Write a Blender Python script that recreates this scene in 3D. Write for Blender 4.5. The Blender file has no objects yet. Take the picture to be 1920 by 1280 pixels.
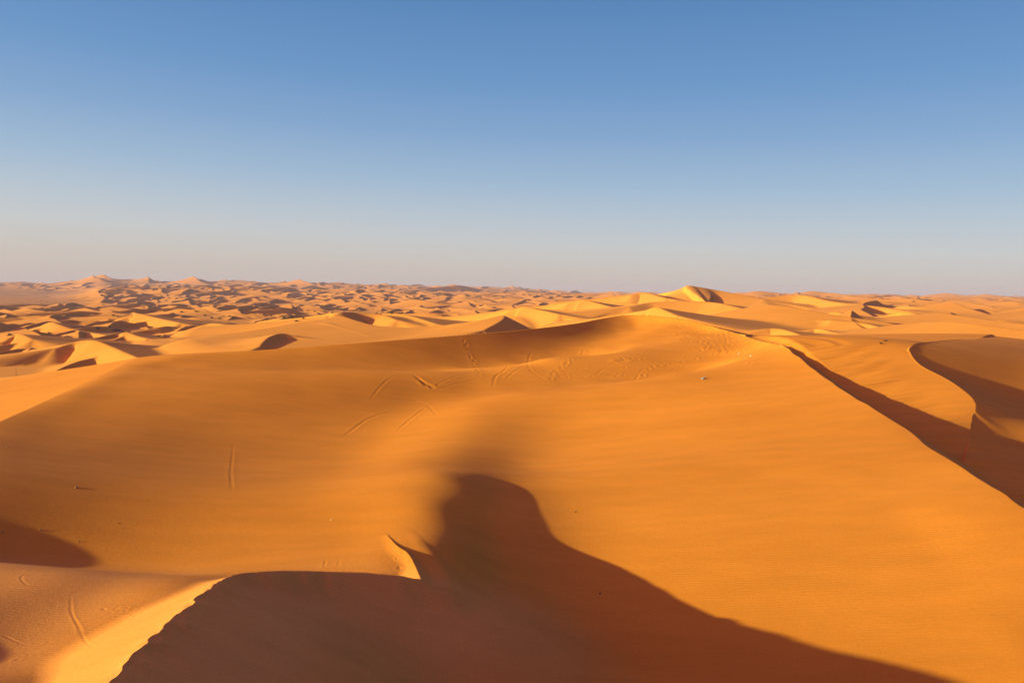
import bpy, math, random
import numpy as np
from mathutils import Matrix, Vector

rng = np.random.default_rng(11)
random.seed(11)
scn = bpy.context.scene
F32 = np.float32

# ------------------------------------------------------------------ camera
EYE = 30.0                      # eye height above the level of the plain
FPX, CX, CY = 1493.0, 960.0, 640.0
PITCH, ROLL = math.atan(95 / 1493.0), math.radians(0.6)
fwd = Vector((0, math.cos(PITCH), -math.sin(PITCH)))
rt0 = Vector((1, 0, 0)); up0 = rt0.cross(fwd)
rt = (rt0 * math.cos(ROLL) + up0 * math.sin(ROLL)).normalized()
up = rt.cross(fwd)
cam_d = bpy.data.cameras.new("camera"); cam = bpy.data.objects.new("camera", cam_d)
scn.collection.objects.link(cam); scn.camera = cam
m = Matrix.Identity(4)
for i in range(3):
    m[i][0], m[i][1], m[i][2] = rt[i], up[i], -fwd[i]
m[2][3] = EYE
cam.matrix_world = m
cam_d.sensor_width = 36; cam_d.lens = 36 * FPX / 1920.0
cam_d.clip_start = 0.1; cam_d.clip_end = 80000

def ray(px, py):
    return fwd + rt * ((px - CX) / FPX) - up * ((py - CY) / FPX)

def P(px, py, D):
    """world point (z relative to the eye) seen at a photo pixel, D metres ahead"""
    r = ray(px, py); k = D / r.y
    return (r.x * k, D, r.z * k)

# ------------------------------------------------------------------ light
SUN_AZ, SUN_EL = -103.0, 11.5   # azimuth from the view direction (minus = left)
a = math.radians(SUN_AZ)
sun_from = Vector((math.sin(a) * math.cos(math.radians(SUN_EL)), math.cos(a) * math.cos(math.radians(SUN_EL)), math.sin(math.radians(SUN_EL))))
sd = bpy.data.lights.new("sun", 'SUN'); sun = bpy.data.objects.new("sun", sd)
scn.collection.objects.link(sun)
sun.rotation_euler = sun_from.to_track_quat('Z', 'Y').to_euler()
sd.energy = 5.0; sd.angle = math.radians(0.55); sd.color = (1.0, 0.98, 0.36)
w = bpy.data.worlds.new("World"); scn.world = w; w.use_nodes = True
nt = w.node_tree; bg = nt.nodes["Background"]
sky = nt.nodes.new("ShaderNodeTexSky"); sky.sky_type = 'NISHITA'; sky.sun_disc = False
sky.sun_elevation = math.radians(SUN_EL); sky.sun_rotation = math.radians(SUN_AZ)
sky.altitude = 300; sky.air_density = 1.1; sky.dust_density = 1.6; sky.ozone_density = 2.5
# the physical sky, with the pale dust band that hangs over the desert mixed in by elevation
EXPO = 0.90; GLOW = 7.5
def lin(c):
    return tuple(((v / 255 + .055) / 1.055) ** 2.4 for v in c)
tcw = nt.nodes.new("ShaderNodeTexCoord"); sep = nt.nodes.new("ShaderNodeSeparateXYZ"); nt.links.new(tcw.outputs["Generated"], sep.inputs[0])
dot = nt.nodes.new("ShaderNodeVectorMath"); dot.operation = 'DOT_PRODUCT'; nt.links.new(tcw.outputs["Generated"], dot.inputs[0])
dot.inputs[1].default_value = (math.sin(a), math.cos(a), 0)
mad = nt.nodes.new("ShaderNodeMath"); mad.operation = 'MULTIPLY_ADD'; mad.inputs[1].default_value = -0.030
nt.links.new(dot.outputs["Value"], mad.inputs[0]); nt.links.new(sep.outputs[2], mad.inputs[2])
mr = nt.nodes.new("ShaderNodeMapRange"); mr.inputs[1].default_value = -0.06; mr.inputs[2].default_value = 1.0
nt.links.new(mad.outputs[0], mr.inputs[0])
rp = nt.nodes.new("ShaderNodeValToRGB"); nt.links.new(mr.outputs[0], rp.inputs[0])
stops = [(-.06, (198, 184, 176)), (0.0, (205, 190, 182)), (.035, (206, 198, 192)), (.066, (200, 203, 206)), (.10, (183, 197, 211)), (.14, (158, 185, 212)), (.195, (130, 166, 207)), (.255, (104, 150, 200)), (.345, (82, 130, 185)), (.54, (56, 92, 142)), (.75, (36, 58, 94)), (1.0, (30, 48, 80))]  # unseen upper stops darkened to lower the blue fill in shade
el = rp.color_ramp.elements
while len(el) < len(stops): el.new(0.5)
for e_, (zz, c_) in zip(el, stops):
    e_.position = (zz + .06) / 1.06; e_.color = (*lin(c_), 1)
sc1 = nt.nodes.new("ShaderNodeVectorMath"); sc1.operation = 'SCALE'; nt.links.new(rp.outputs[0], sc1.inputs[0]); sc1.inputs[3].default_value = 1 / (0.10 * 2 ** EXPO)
mx = nt.nodes.new("ShaderNodeMix"); mx.data_type = 'RGBA'; mx.inputs[0].default_value = 0.9
nt.links.new(sky.outputs[0], mx.inputs[6]); nt.links.new(sc1.outputs[0], mx.inputs[7])
# warm glow added on the unseen sun side of the sky to redden shaded sand
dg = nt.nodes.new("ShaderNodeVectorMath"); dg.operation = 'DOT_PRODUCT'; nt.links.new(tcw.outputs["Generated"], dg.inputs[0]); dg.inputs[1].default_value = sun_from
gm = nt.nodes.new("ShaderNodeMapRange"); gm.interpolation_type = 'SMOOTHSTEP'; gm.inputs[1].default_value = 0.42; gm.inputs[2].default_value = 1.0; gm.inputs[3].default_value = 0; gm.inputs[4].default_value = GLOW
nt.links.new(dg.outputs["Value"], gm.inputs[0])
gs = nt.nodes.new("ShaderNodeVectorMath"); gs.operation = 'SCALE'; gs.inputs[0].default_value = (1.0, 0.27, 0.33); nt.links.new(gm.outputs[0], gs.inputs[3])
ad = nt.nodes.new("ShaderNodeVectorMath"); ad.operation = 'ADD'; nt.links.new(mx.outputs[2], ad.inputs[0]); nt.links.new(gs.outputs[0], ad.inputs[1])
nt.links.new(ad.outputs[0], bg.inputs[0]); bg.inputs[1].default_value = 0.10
scn.view_settings.view_transform = 'Standard'; scn.view_settings.look = 'None'
scn.view_settings.gamma = 1.0; scn.view_settings.exposure = EXPO

# ------------------------------------------------------------------ numpy helpers
def hash2(ix, iy, seed):
    h = (ix.astype(np.int64) * 374761393 + iy.astype(np.int64) * 668265263 + seed * 144269) & 0xffffffff
    h = ((h ^ (h >> 13)) * 1274126177) & 0xffffffff
    return ((h ^ (h >> 16)) & 0xffff).astype(F32) / 65535.0

def vnoise(x, y, seed=0):
    x = np.asarray(x, F32); y = np.asarray(y, F32)
    ix, iy = np.floor(x), np.floor(y); fx, fy = x - ix, y - iy
    fx = fx * fx * fx * (fx * (fx * 6 - 15) + 10); fy = fy * fy * fy * (fy * (fy * 6 - 15) + 10)
    ix = ix.astype(np.int64); iy = iy.astype(np.int64)
    a0 = hash2(ix, iy, seed); b0 = hash2(ix + 1, iy, seed); c0 = hash2(ix, iy + 1, seed); d0 = hash2(ix + 1, iy + 1, seed)
    return (a0 + (b0 - a0) * fx + (c0 - a0) * fy + (a0 - b0 - c0 + d0) * fx * fy) * 2 - 1

def fbm(x, y, seed=0, o=3):
    s = 0; am = 1.0
    for k in range(o):
        s = s + am * vnoise(x * 2 ** k + 17.3 * k, y * 2 ** k - 9.1 * k, seed + k); am *= 0.5
    return s

def smax(p, q, k):
    h = np.maximum(k - np.abs(p - q), 0) / k
    return np.maximum(p, q) + h * h * k * 0.25

def smoothstep(e0, e1, x):
    t = np.clip((x - e0) / (e1 - e0), 0, 1); return t * t * (3 - 2 * t)

def catmull(pts, n=6):
    pts = [np.array(p, float) for p in pts]
    q = [2 * pts[0] - pts[1]] + pts + [2 * pts[-1] - pts[-2]]
    out = []
    for i in range(1, len(q) - 2):
        for t in np.linspace(0, 1, n, endpoint=False):
            p0, p1, p2, p3 = q[i - 1], q[i], q[i + 1], q[i + 2]
            out.append(0.5 * ((2 * p1) + (-p0 + p2) * t + (2 * p0 - 5 * p1 + 4 * p2 - p3) * t * t + (-p0 + 3 * p1 - 3 * p2 + p3) * t ** 3))
    out.append(pts[-1]); return np.array(out)

def polydist(x, y, pts):
    """distance to a polyline, lateral share (+1 left of its direction .. -1 right), interpolated extra columns"""
    best = np.full(x.shape, 1e9, F32); lat = np.zeros(x.shape, F32)
    nc = pts.shape[1] - 2
    val = [np.zeros(x.shape, F32) for _ in range(nc)]
    for i in range(len(pts) - 1):
        ax, ay = pts[i, 0], pts[i, 1]; dx, dy = pts[i + 1, 0] - ax, pts[i + 1, 1] - ay
        L2 = dx * dx + dy * dy
        if L2 < 1e-9: continue
        rx = x - F32(ax); ry = y - F32(ay)
        t = np.clip((rx * F32(dx) + ry * F32(dy)) / F32(L2), 0, 1)
        ex = rx - t * F32(dx); ey = ry - t * F32(dy)
        d2 = ex * ex + ey * ey
        k = d2 < best
        best[k] = d2[k]
        L = math.sqrt(L2)
        lat[k] = ((dx * ey - dy * ex) / L)[k]
        for c in range(nc):
            val[c][k] = (pts[i, 2 + c] + t * (pts[i + 1, 2 + c] - pts[i, 2 + c]))[k]
    d = np.sqrt(best)
    return d, lat / np.maximum(d, 1e-4), val

def inside(x, y, poly):
    r = np.zeros(x.shape, bool); n = len(poly)
    for i in range(n):
        x0, y0 = poly[i][0], poly[i][1]; x1, y1 = poly[(i + 1) % n][0], poly[(i + 1) % n][1]
        if y0 == y1: continue
        c = ((y0 > y) != (y1 > y)) & (x < (x1 - x0) * (y - y0) / (y1 - y0) + x0)
        r ^= c
    return r

class TPS:
    def __init__(s, pts, lam=0.0):
        s.p = np.array(pts, float); n = len(s.p); s.sc = 50.0
        q = s.p[:, :2] / s.sc
        d2 = ((q[:, None] - q[None]) ** 2).sum(2)
        K = 0.5 * d2 * np.log(d2 + 1e-12) + np.diag(np.broadcast_to(np.asarray(lam, float), n))
        A = np.zeros((n + 3, n + 3)); A[:n, :n] = K
        A[:n, n] = 1; A[:n, n + 1:] = q; A[n:, :n] = A[:n, n:].T
        s.c = np.linalg.solve(A, np.r_[s.p[:, 2], 0, 0, 0]); s.q = q
    def __call__(s, x, y):
        x = (x / s.sc).astype(F32); y = (y / s.sc).astype(F32); n = len(s.q)
        r = (s.c[n] + s.c[n + 1] * x + s.c[n + 2] * y).astype(F32)
        for i in range(n):
            d2 = (x - F32(s.q[i, 0])) ** 2 + (y - F32(s.q[i, 1])) ** 2
            r += F32(0.5 * s.c[i]) * d2 * np.log(d2 + F32(1e-9))
        return r

class Net:
    """a smooth surface through scattered heights, evaluated on a fine square net and read off with cubic interpolation"""
    def __init__(s, txt, x0, y0, w, h, g=0.75, smooth=None):
        S = TPS([tuple(map(float, v.split(","))) for v in txt.split()], 0.0)
        s.x0, s.y0, s.g, s.nx, s.ny = x0, y0, g, int(w / g), int(h / g)
        gx, gy = np.meshgrid(x0 + g * np.arange(s.nx), y0 + g * np.arange(s.ny), indexing="ij")
        z = S(gx, gy).astype(F32)
        for _ in range(4):                               # wind evens the sand out
            for ax in (0, 1):
                z[1:-1, 1:-1] = (np.roll(z, 1, ax) + 2 * z + np.roll(z, -1, ax))[1:-1, 1:-1] / 4
        if smooth:
            zz = z.copy(); x0_, x1_, y0_, y1_ = smooth
            for _ in range(60):
                for ax in (0, 1):
                    zz[1:-1, 1:-1] = (np.roll(zz, 1, ax) + 2 * zz + np.roll(zz, -1, ax))[1:-1, 1:-1] / 4
            k_ = smoothstep(x0_, x0_ + 5, gx) * (1 - smoothstep(x1_ - 6, x1_, gx)) * smoothstep(y0_, y0_ + 6, gy) * (1 - smoothstep(y1_ - 8, y1_, gy))
            z = (z * (1 - k_) + zz * k_).astype(F32)
        s.z = z
    def __call__(s, x, y):
        u = np.clip((x - s.x0) / s.g, 1, s.nx - 3); v = np.clip((y - s.y0) / s.g, 1, s.ny - 3)
        iu = u.astype(np.int32); iv = v.astype(np.int32); fu = (u - iu).astype(F32); fv = (v - iv).astype(F32)
        def wts(f):
            return [(-f + 2 * f * f - f ** 3) / 2, (2 - 5 * f * f + 3 * f ** 3) / 2, (f + 4 * f * f - 3 * f ** 3) / 2, (-f * f + f ** 3) / 2]
        wu, wv_ = wts(fu), wts(fv); r = 0
        for p_ in range(4):
            for q_ in range(4):
                r = r + wu[p_] * wv_[q_] * s.z[iu + p_ - 1, iv + q_ - 1]
        return r

# ------------------------------------------------------------------ the grid: rings round the viewpoint
def spaced(segs):
    out = []
    for r0, r1, k in segs:
        n = max(1, int(round(math.log(r1 / r0) / k))); out += list(r0 * (r1 / r0) ** (np.arange(n) / n))
    return np.array(out + [segs[-1][1]])
QK = 1.0
R = spaced([(0.6, 20, .03 * QK), (20, 55, .0021 * QK), (55, 200, .0024 * QK), (200, 1000, .0018 * QK), (1000, 4000, .0022 * QK), (4000, 7000, .0035 * QK), (7000, 45000, .05)])
nd = int(1400 / QK)
tc = np.linspace(math.radians(-36), math.radians(36), nd)
st = tc[1] - tc[0]
ext = []; t_ = tc[-1]; s_ = st
while t_ < math.pi - 0.12:
    s_ = min(s_ * (1.012 if t_ < 1.0 else 1.06), 0.09); t_ += s_; ext.append(t_)
T = np.concatenate([-np.array(ext)[::-1], tc, np.array(ext)])
NR, NT = len(R), len(T)
X = (R[:, None] * np.sin(T)[None]).astype(F32); Y = (R[:, None] * np.cos(T)[None]).astype(F32)
print("grid", NR, NT, NR * NT)
ir = lambda r: int(np.searchsorted(R, r))
it = lambda t: int(np.searchsorted(T, t))

# ------------------------------------------------------------------ the far dune field (z relative to the eye)
TH = np.arctan2(X, Y); RR = np.sqrt(X * X + Y * Y)
H = (-26 + 3.0 * fbm(X / 420, Y / 420, 3, 2) + 2.2 * fbm(X / 130, Y / 130, 5, 2) * smoothstep(250, 450, RR)).astype(F32)
# the ground stands higher to the right, and a long sand ridge closes the far left
H += 8.5 * smoothstep(-0.08, 0.28, TH) * smoothstep(180, 420, RR) * (1 - smoothstep(1500, 3500, RR))
H += (16 * smoothstep(1400, 2300, RR) * smoothstep(-0.53, -0.47, TH) * (1 - 0.45 * smoothstep(-0.30, 0.1, TH)) * (0.8 + 0.5 * fbm(X / 700, Y / 700, 21, 2))).astype(F32)
flat = smoothstep(-0.465, -0.525, TH) * smoothstep(1250, 1500, RR) * (1 - smoothstep(2900, 3300, RR))   # the bare plain
H += (34 * smoothstep(2500, 4200, RR) * smoothstep(0.12, -0.06, TH) * (0.75 + 0.5 * fbm(X / 600, Y / 600, 25, 2))).astype(F32)
wx = (5 * fbm(X / 55, Y / 55, 31, 2)).astype(F32); wy = (5 * fbm(X / 60, Y / 60, 41, 2)).astype(F32)
dune = np.zeros_like(H)

def field_dune(cx, cy, h0, L, W, ang, curve, skew, peak=1.4):
    rad = 1.25 * max(L, W) + 12
    r = math.hypot(cx, cy); th = math.atan2(cx, cy)
    dt = math.asin(min(0.99, rad / max(r, rad * 1.01)))
    i0, i1 = ir(r - rad), ir(r + rad); j0, j1 = it(th - dt), it(th + dt)
    if i1 - i0 < 2 or j1 - j0 < 2: return
    x = X[i0:i1, j0:j1] + wx[i0:i1, j0:j1] - F32(cx); y = Y[i0:i1, j0:j1] + wy[i0:i1, j0:j1] - F32(cy)
    ca, sa = math.cos(ang), math.sin(ang)
    u = x * ca + y * sa; v = -x * sa + y * ca
    v = v - F32(0.3 * W)                              # the peak sits towards the far end of the crest
    vv = np.clip(np.where(v > 0, v / F32(0.7 * W), -v / F32(1.3 * W)), 0, 1)
    hh = h0 * (1 - vv ** 1.35) ** 1.15
    uc = curve * v * v / W + skew * v
    s = u - uc
    q = np.clip(-s / L, 0, 1)
    wnd = np.where(s < 0, hh * (1 - q) ** peak, hh + hh * (peak / L) * s)
    lee = hh - F32(0.64) * s
    ke = 0.22 * (R[i1 - 1] - R[i0]) / (i1 - i0 - 1)
    d = np.maximum(-smax(-wnd, -lee, F32(ke)), 0)
    dune[i0:i1, j0:j1] = smax(dune[i0:i1, j0:j1], d.astype(F32), F32(0.12 * h0))

def scatter(n, r0, r1, t0, t1, fn):
    for _ in range(n):
        r = math.sqrt(random.uniform(r0 * r0, r1 * r1)); t = random.uniform(t0, t1)
        fn(r * math.sin(t), r * math.cos(t), r, t)

def A_(): return math.radians(random.gauss(6, 26))
def far_dune(cx, cy, r, t):
    if t < -0.48 and 1300 < r < 3100 and random.random() < 0.93: return
    h = random.uniform(2.2, 6.5) * (1.3 if r > 1500 else 1) * (0.75 if r < 700 else 1); L = h * random.uniform(4.8, 7)
    field_dune(cx, cy, h, L, h * random.uniform(6, 11), A_(), random.uniform(-.1, .5), random.gauss(0, .3), random.uniform(1.15, 1.6))
def small_dune(cx, cy, r, t):
    if t < -0.48 and r > 1200: return
    if t > 0.12 and random.random() < 0.75: return
    h = random.uniform(1.2, 2.8); L = h * random.uniform(4.5, 7)
    field_dune(cx, cy, h, L, h * random.uniform(4, 9), A_(), random.uniform(-.2, .6), random.gauss(0, .4), random.uniform(1.15, 1.6))
def near_dune(cx, cy, r, t):
    h = random.uniform(1.8, 4.2); L = h * random.uniform(4.5, 6.5)
    field_dune(cx, cy, h, L, h * random.uniform(5, 9), math.radians(random.gauss(-4, 24)), random.uniform(-.1, .5), random.gauss(0, .3), random.uniform(1.15, 1.6))
def big_dune(cx, cy, r, t):
    if t < 0.05 and r < 1100: return
    h = random.uniform(7, 13); L = h * random.uniform(5.5, 8)
    field_dune(cx, cy, h, L, h * random.uniform(6, 10), A_(), random.uniform(-.1, .4), random.gauss(0, .3), random.uniform(1.15, 1.6))
def giant_dune(cx, cy, r, t):
    if t < -0.47 and r < 3300: return
    h = random.uniform(12, 26); L = h * random.uniform(4.5, 7)
    field_dune(cx, cy, h, L, h * random.uniform(5, 9), A_(), random.uniform(-.1, .4), random.gauss(0, .3), random.uniform(1.15, 1.6))

scatter(520, 330, 1000, -0.72, 0.72, small_dune)
scatter(1300, 500, 2000, -0.70, 0.30, small_dune)
scatter(130, 270, 560, -0.72, 0.0, near_dune)
scatter(3800, 450, 2600, -0.72, 0.72, far_dune)
scatter(3600, 2500, 5600, -0.70, 0.70, far_dune)
scatter(70, 260, 1100, 0.02, 0.72, big_dune)
scatter(300, 1000, 3500, -0.47, 0.72, big_dune)
scatter(180, 2600, 6500, -0.70, 0.70, giant_dune)
fade = smoothstep(170, 250, RR)
H += dune * (1 - 0.93 * flat) * fade
H -= (3 * (1 - smoothstep(120, 260, RR))).astype(F32)

# ------------------------------------------------------------------ named mid-ground dunes: crest lines
def crest_dune(pts, lee=0.62, wind=0.16, blend=0.5, side=-1, reach=120, pre=None, rnd=0.0):
    """crest line in photo pixels + distance; the slip face lies on the right of its direction (side=-1)"""
    c = catmull([P(*p) for p in pts], 14)
    apply_crest(c, lee, wind, blend, side, reach, rnd)

def apply_crest(c, lee, wind, blend, side, reach, rnd=0.0):
    rr = np.hypot(c[:, 0], c[:, 1]); tt = np.arctan2(c[:, 0], c[:, 1])
    i0, i1 = ir(max(1, rr.min() - reach)), ir(rr.max() + reach)
    dt = reach / max(rr.min(), reach)
    j0, j1 = it(tt.min() - dt), it(tt.max() + dt)
    x, y = X[i0:i1, j0:j1], Y[i0:i1, j0:j1]
    d, lat, (z,) = polydist(x, y, c)
    e = F32(1.0 * (R[i1 - 1] - R[i0]) / (i1 - i0 - 1))   # the crest is rounded over one cell of the grid
    de = np.sqrt(d * d + e * e)
    l = lat * side * d / de                          # +1 on the slip side
    de = de - e
    slope = wind + (lee - wind) * smoothstep(-0.5, 0.5, l)
    h = z - slope * de * np.where(l > 0, 1, 1 - 0.25 * np.minimum(de / 60, 1)) - 14 * smoothstep(0.5 * reach, 0.95 * reach, d)
    H[i0:i1, j0:j1] = smax(H[i0:i1, j0:j1], h.astype(F32), F32(blend))

mid = [   # crest line, slip slope, windward slope, side of the slip face (+1 left of the line)
 # left field
 ([(105, 652, 258), (140, 641, 263), (165, 637.5, 263), (185, 640, 259), (212, 651, 252), (264, 673, 235)], .6, .15, -1),
 ([(5, 641, 300), (35, 626, 306), (62, 636, 296)], .5, .13, -1),
 ([(75, 612, 440), (95, 604, 438), (112, 609, 430), (150, 620, 420), (200, 628, 400)], .6, .15, -1),
 ([(222, 600, 500), (245, 591, 505), (262, 588, 505), (300, 597, 490), (338, 605, 470)], .6, .15, -1),
 ([(212, 632, 345), (236, 623, 346), (262, 631, 338), (306, 641, 320)], .6, .14, -1),
 ([(345, 620, 390), (374, 611, 392), (400, 606, 393), (425, 610, 385), (470, 626, 360)], .6, .14, -1),
 ([(486, 650, 246), (494, 640, 255), (506, 631, 264), (528, 625, 271), (560, 631, 271), (614, 642, 268)], .6, .2, -1),
 ([(305, 645, 300), (326, 637, 302), (346, 641, 298), (366, 649, 288)], .6, .14, -1),
 ([(465, 611, 435), (488, 604, 436), (505, 606, 432), (520, 611, 420)], .6, .15, -1),
 ([(585, 616, 302), (608, 607, 304), (640, 617, 294), (696, 633, 274)], .6, .14, -1),
 # centre
 ([(585, 608, 330), (612, 598, 328), (640, 593, 322), (668, 601, 308), (712, 611, 296), (790, 614, 290), (860, 606, 288), (920, 597, 286), (943, 591, 285), (940, 600, 272), (906, 619, 252)], .5, .13, 1),
 ([(615, 592, 362), (638, 586, 364), (665, 585.5, 374), (716, 590, 372), (745, 600, 355)], .42, .13, -1),
 ([(705, 592, 394), (728, 587, 392), (765, 591, 380), (818, 607, 346)], .45, .13, -1),
 ([(960, 580, 430), (984, 575, 428), (1010, 580, 420), (1050, 589, 405)], .6, .13, -1),
 ([(1070, 566, 535), (1095, 562, 532), (1120, 568, 522), (1164, 580, 500)], .6, .13, -1),
 ([(1208, 582, 335), (1231, 576, 332), (1250, 583, 322), (1272, 592, 308)], .6, .15, -1),
 ([(1185, 552, 640), (1210, 548.5, 640), (1250, 559, 615)], .6, .14, -1),
 ([(1215, 570, 640), (1262, 551, 645), (1278, 541, 648), (1290, 535.5, 648), (1310, 538, 648), (1350, 545, 645), (1430, 560, 620)], .30, .15, -1),
 # right
 ([(1405, 624, 266), (1432, 617, 268), (1450, 615.5, 268), (1475, 619, 262), (1514, 633, 242)], .6, .12, -1),
 ([(1535, 592, 415), (1566, 585, 412), (1585, 590, 404), (1600, 600, 388), (1645, 614, 360)], .55, .13, -1),
 ([(1660, 592, 435), (1692, 584, 432), (1716, 588, 425), (1750, 597, 408), (1790, 605, 392), (1812, 615, 372)], .62, .13, -1),
 ([(1670, 578, 585), (1700, 574, 575), (1750, 578, 560), (1800, 584, 535)], .6, .13, -1),
 ([(1512, 621, 305), (1536, 616.5, 305), (1580, 628, 285)], .6, .14, -1),
 ([(1560, 600, 330), (1620, 606, 322), (1680, 622, 300)], .5, .12, -1),
 ([(1180, 575, 430), (1230, 566, 440), (1330, 566, 430), (1400, 580, 400)], .4, .12, -1),
 ([(1420, 560, 640), (1500, 553, 640), (1560, 565, 600), (1640, 574, 560)], .5, .12, -1),
]
for pts, le, wi, sd_ in mid:
    crest_dune(pts, le, wi, 1.0, sd_)

# ------------------------------------------------------------------ valley on the right, behind the long crest
near_j0, near_j1 = it(-1.25), it(1.1)
ni1 = ir(270)
nx, ny = X[:ni1, near_j0:near_j1], Y[:ni1, near_j0:near_j1]
nh = H[:ni1, near_j0:near_j1]


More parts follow.
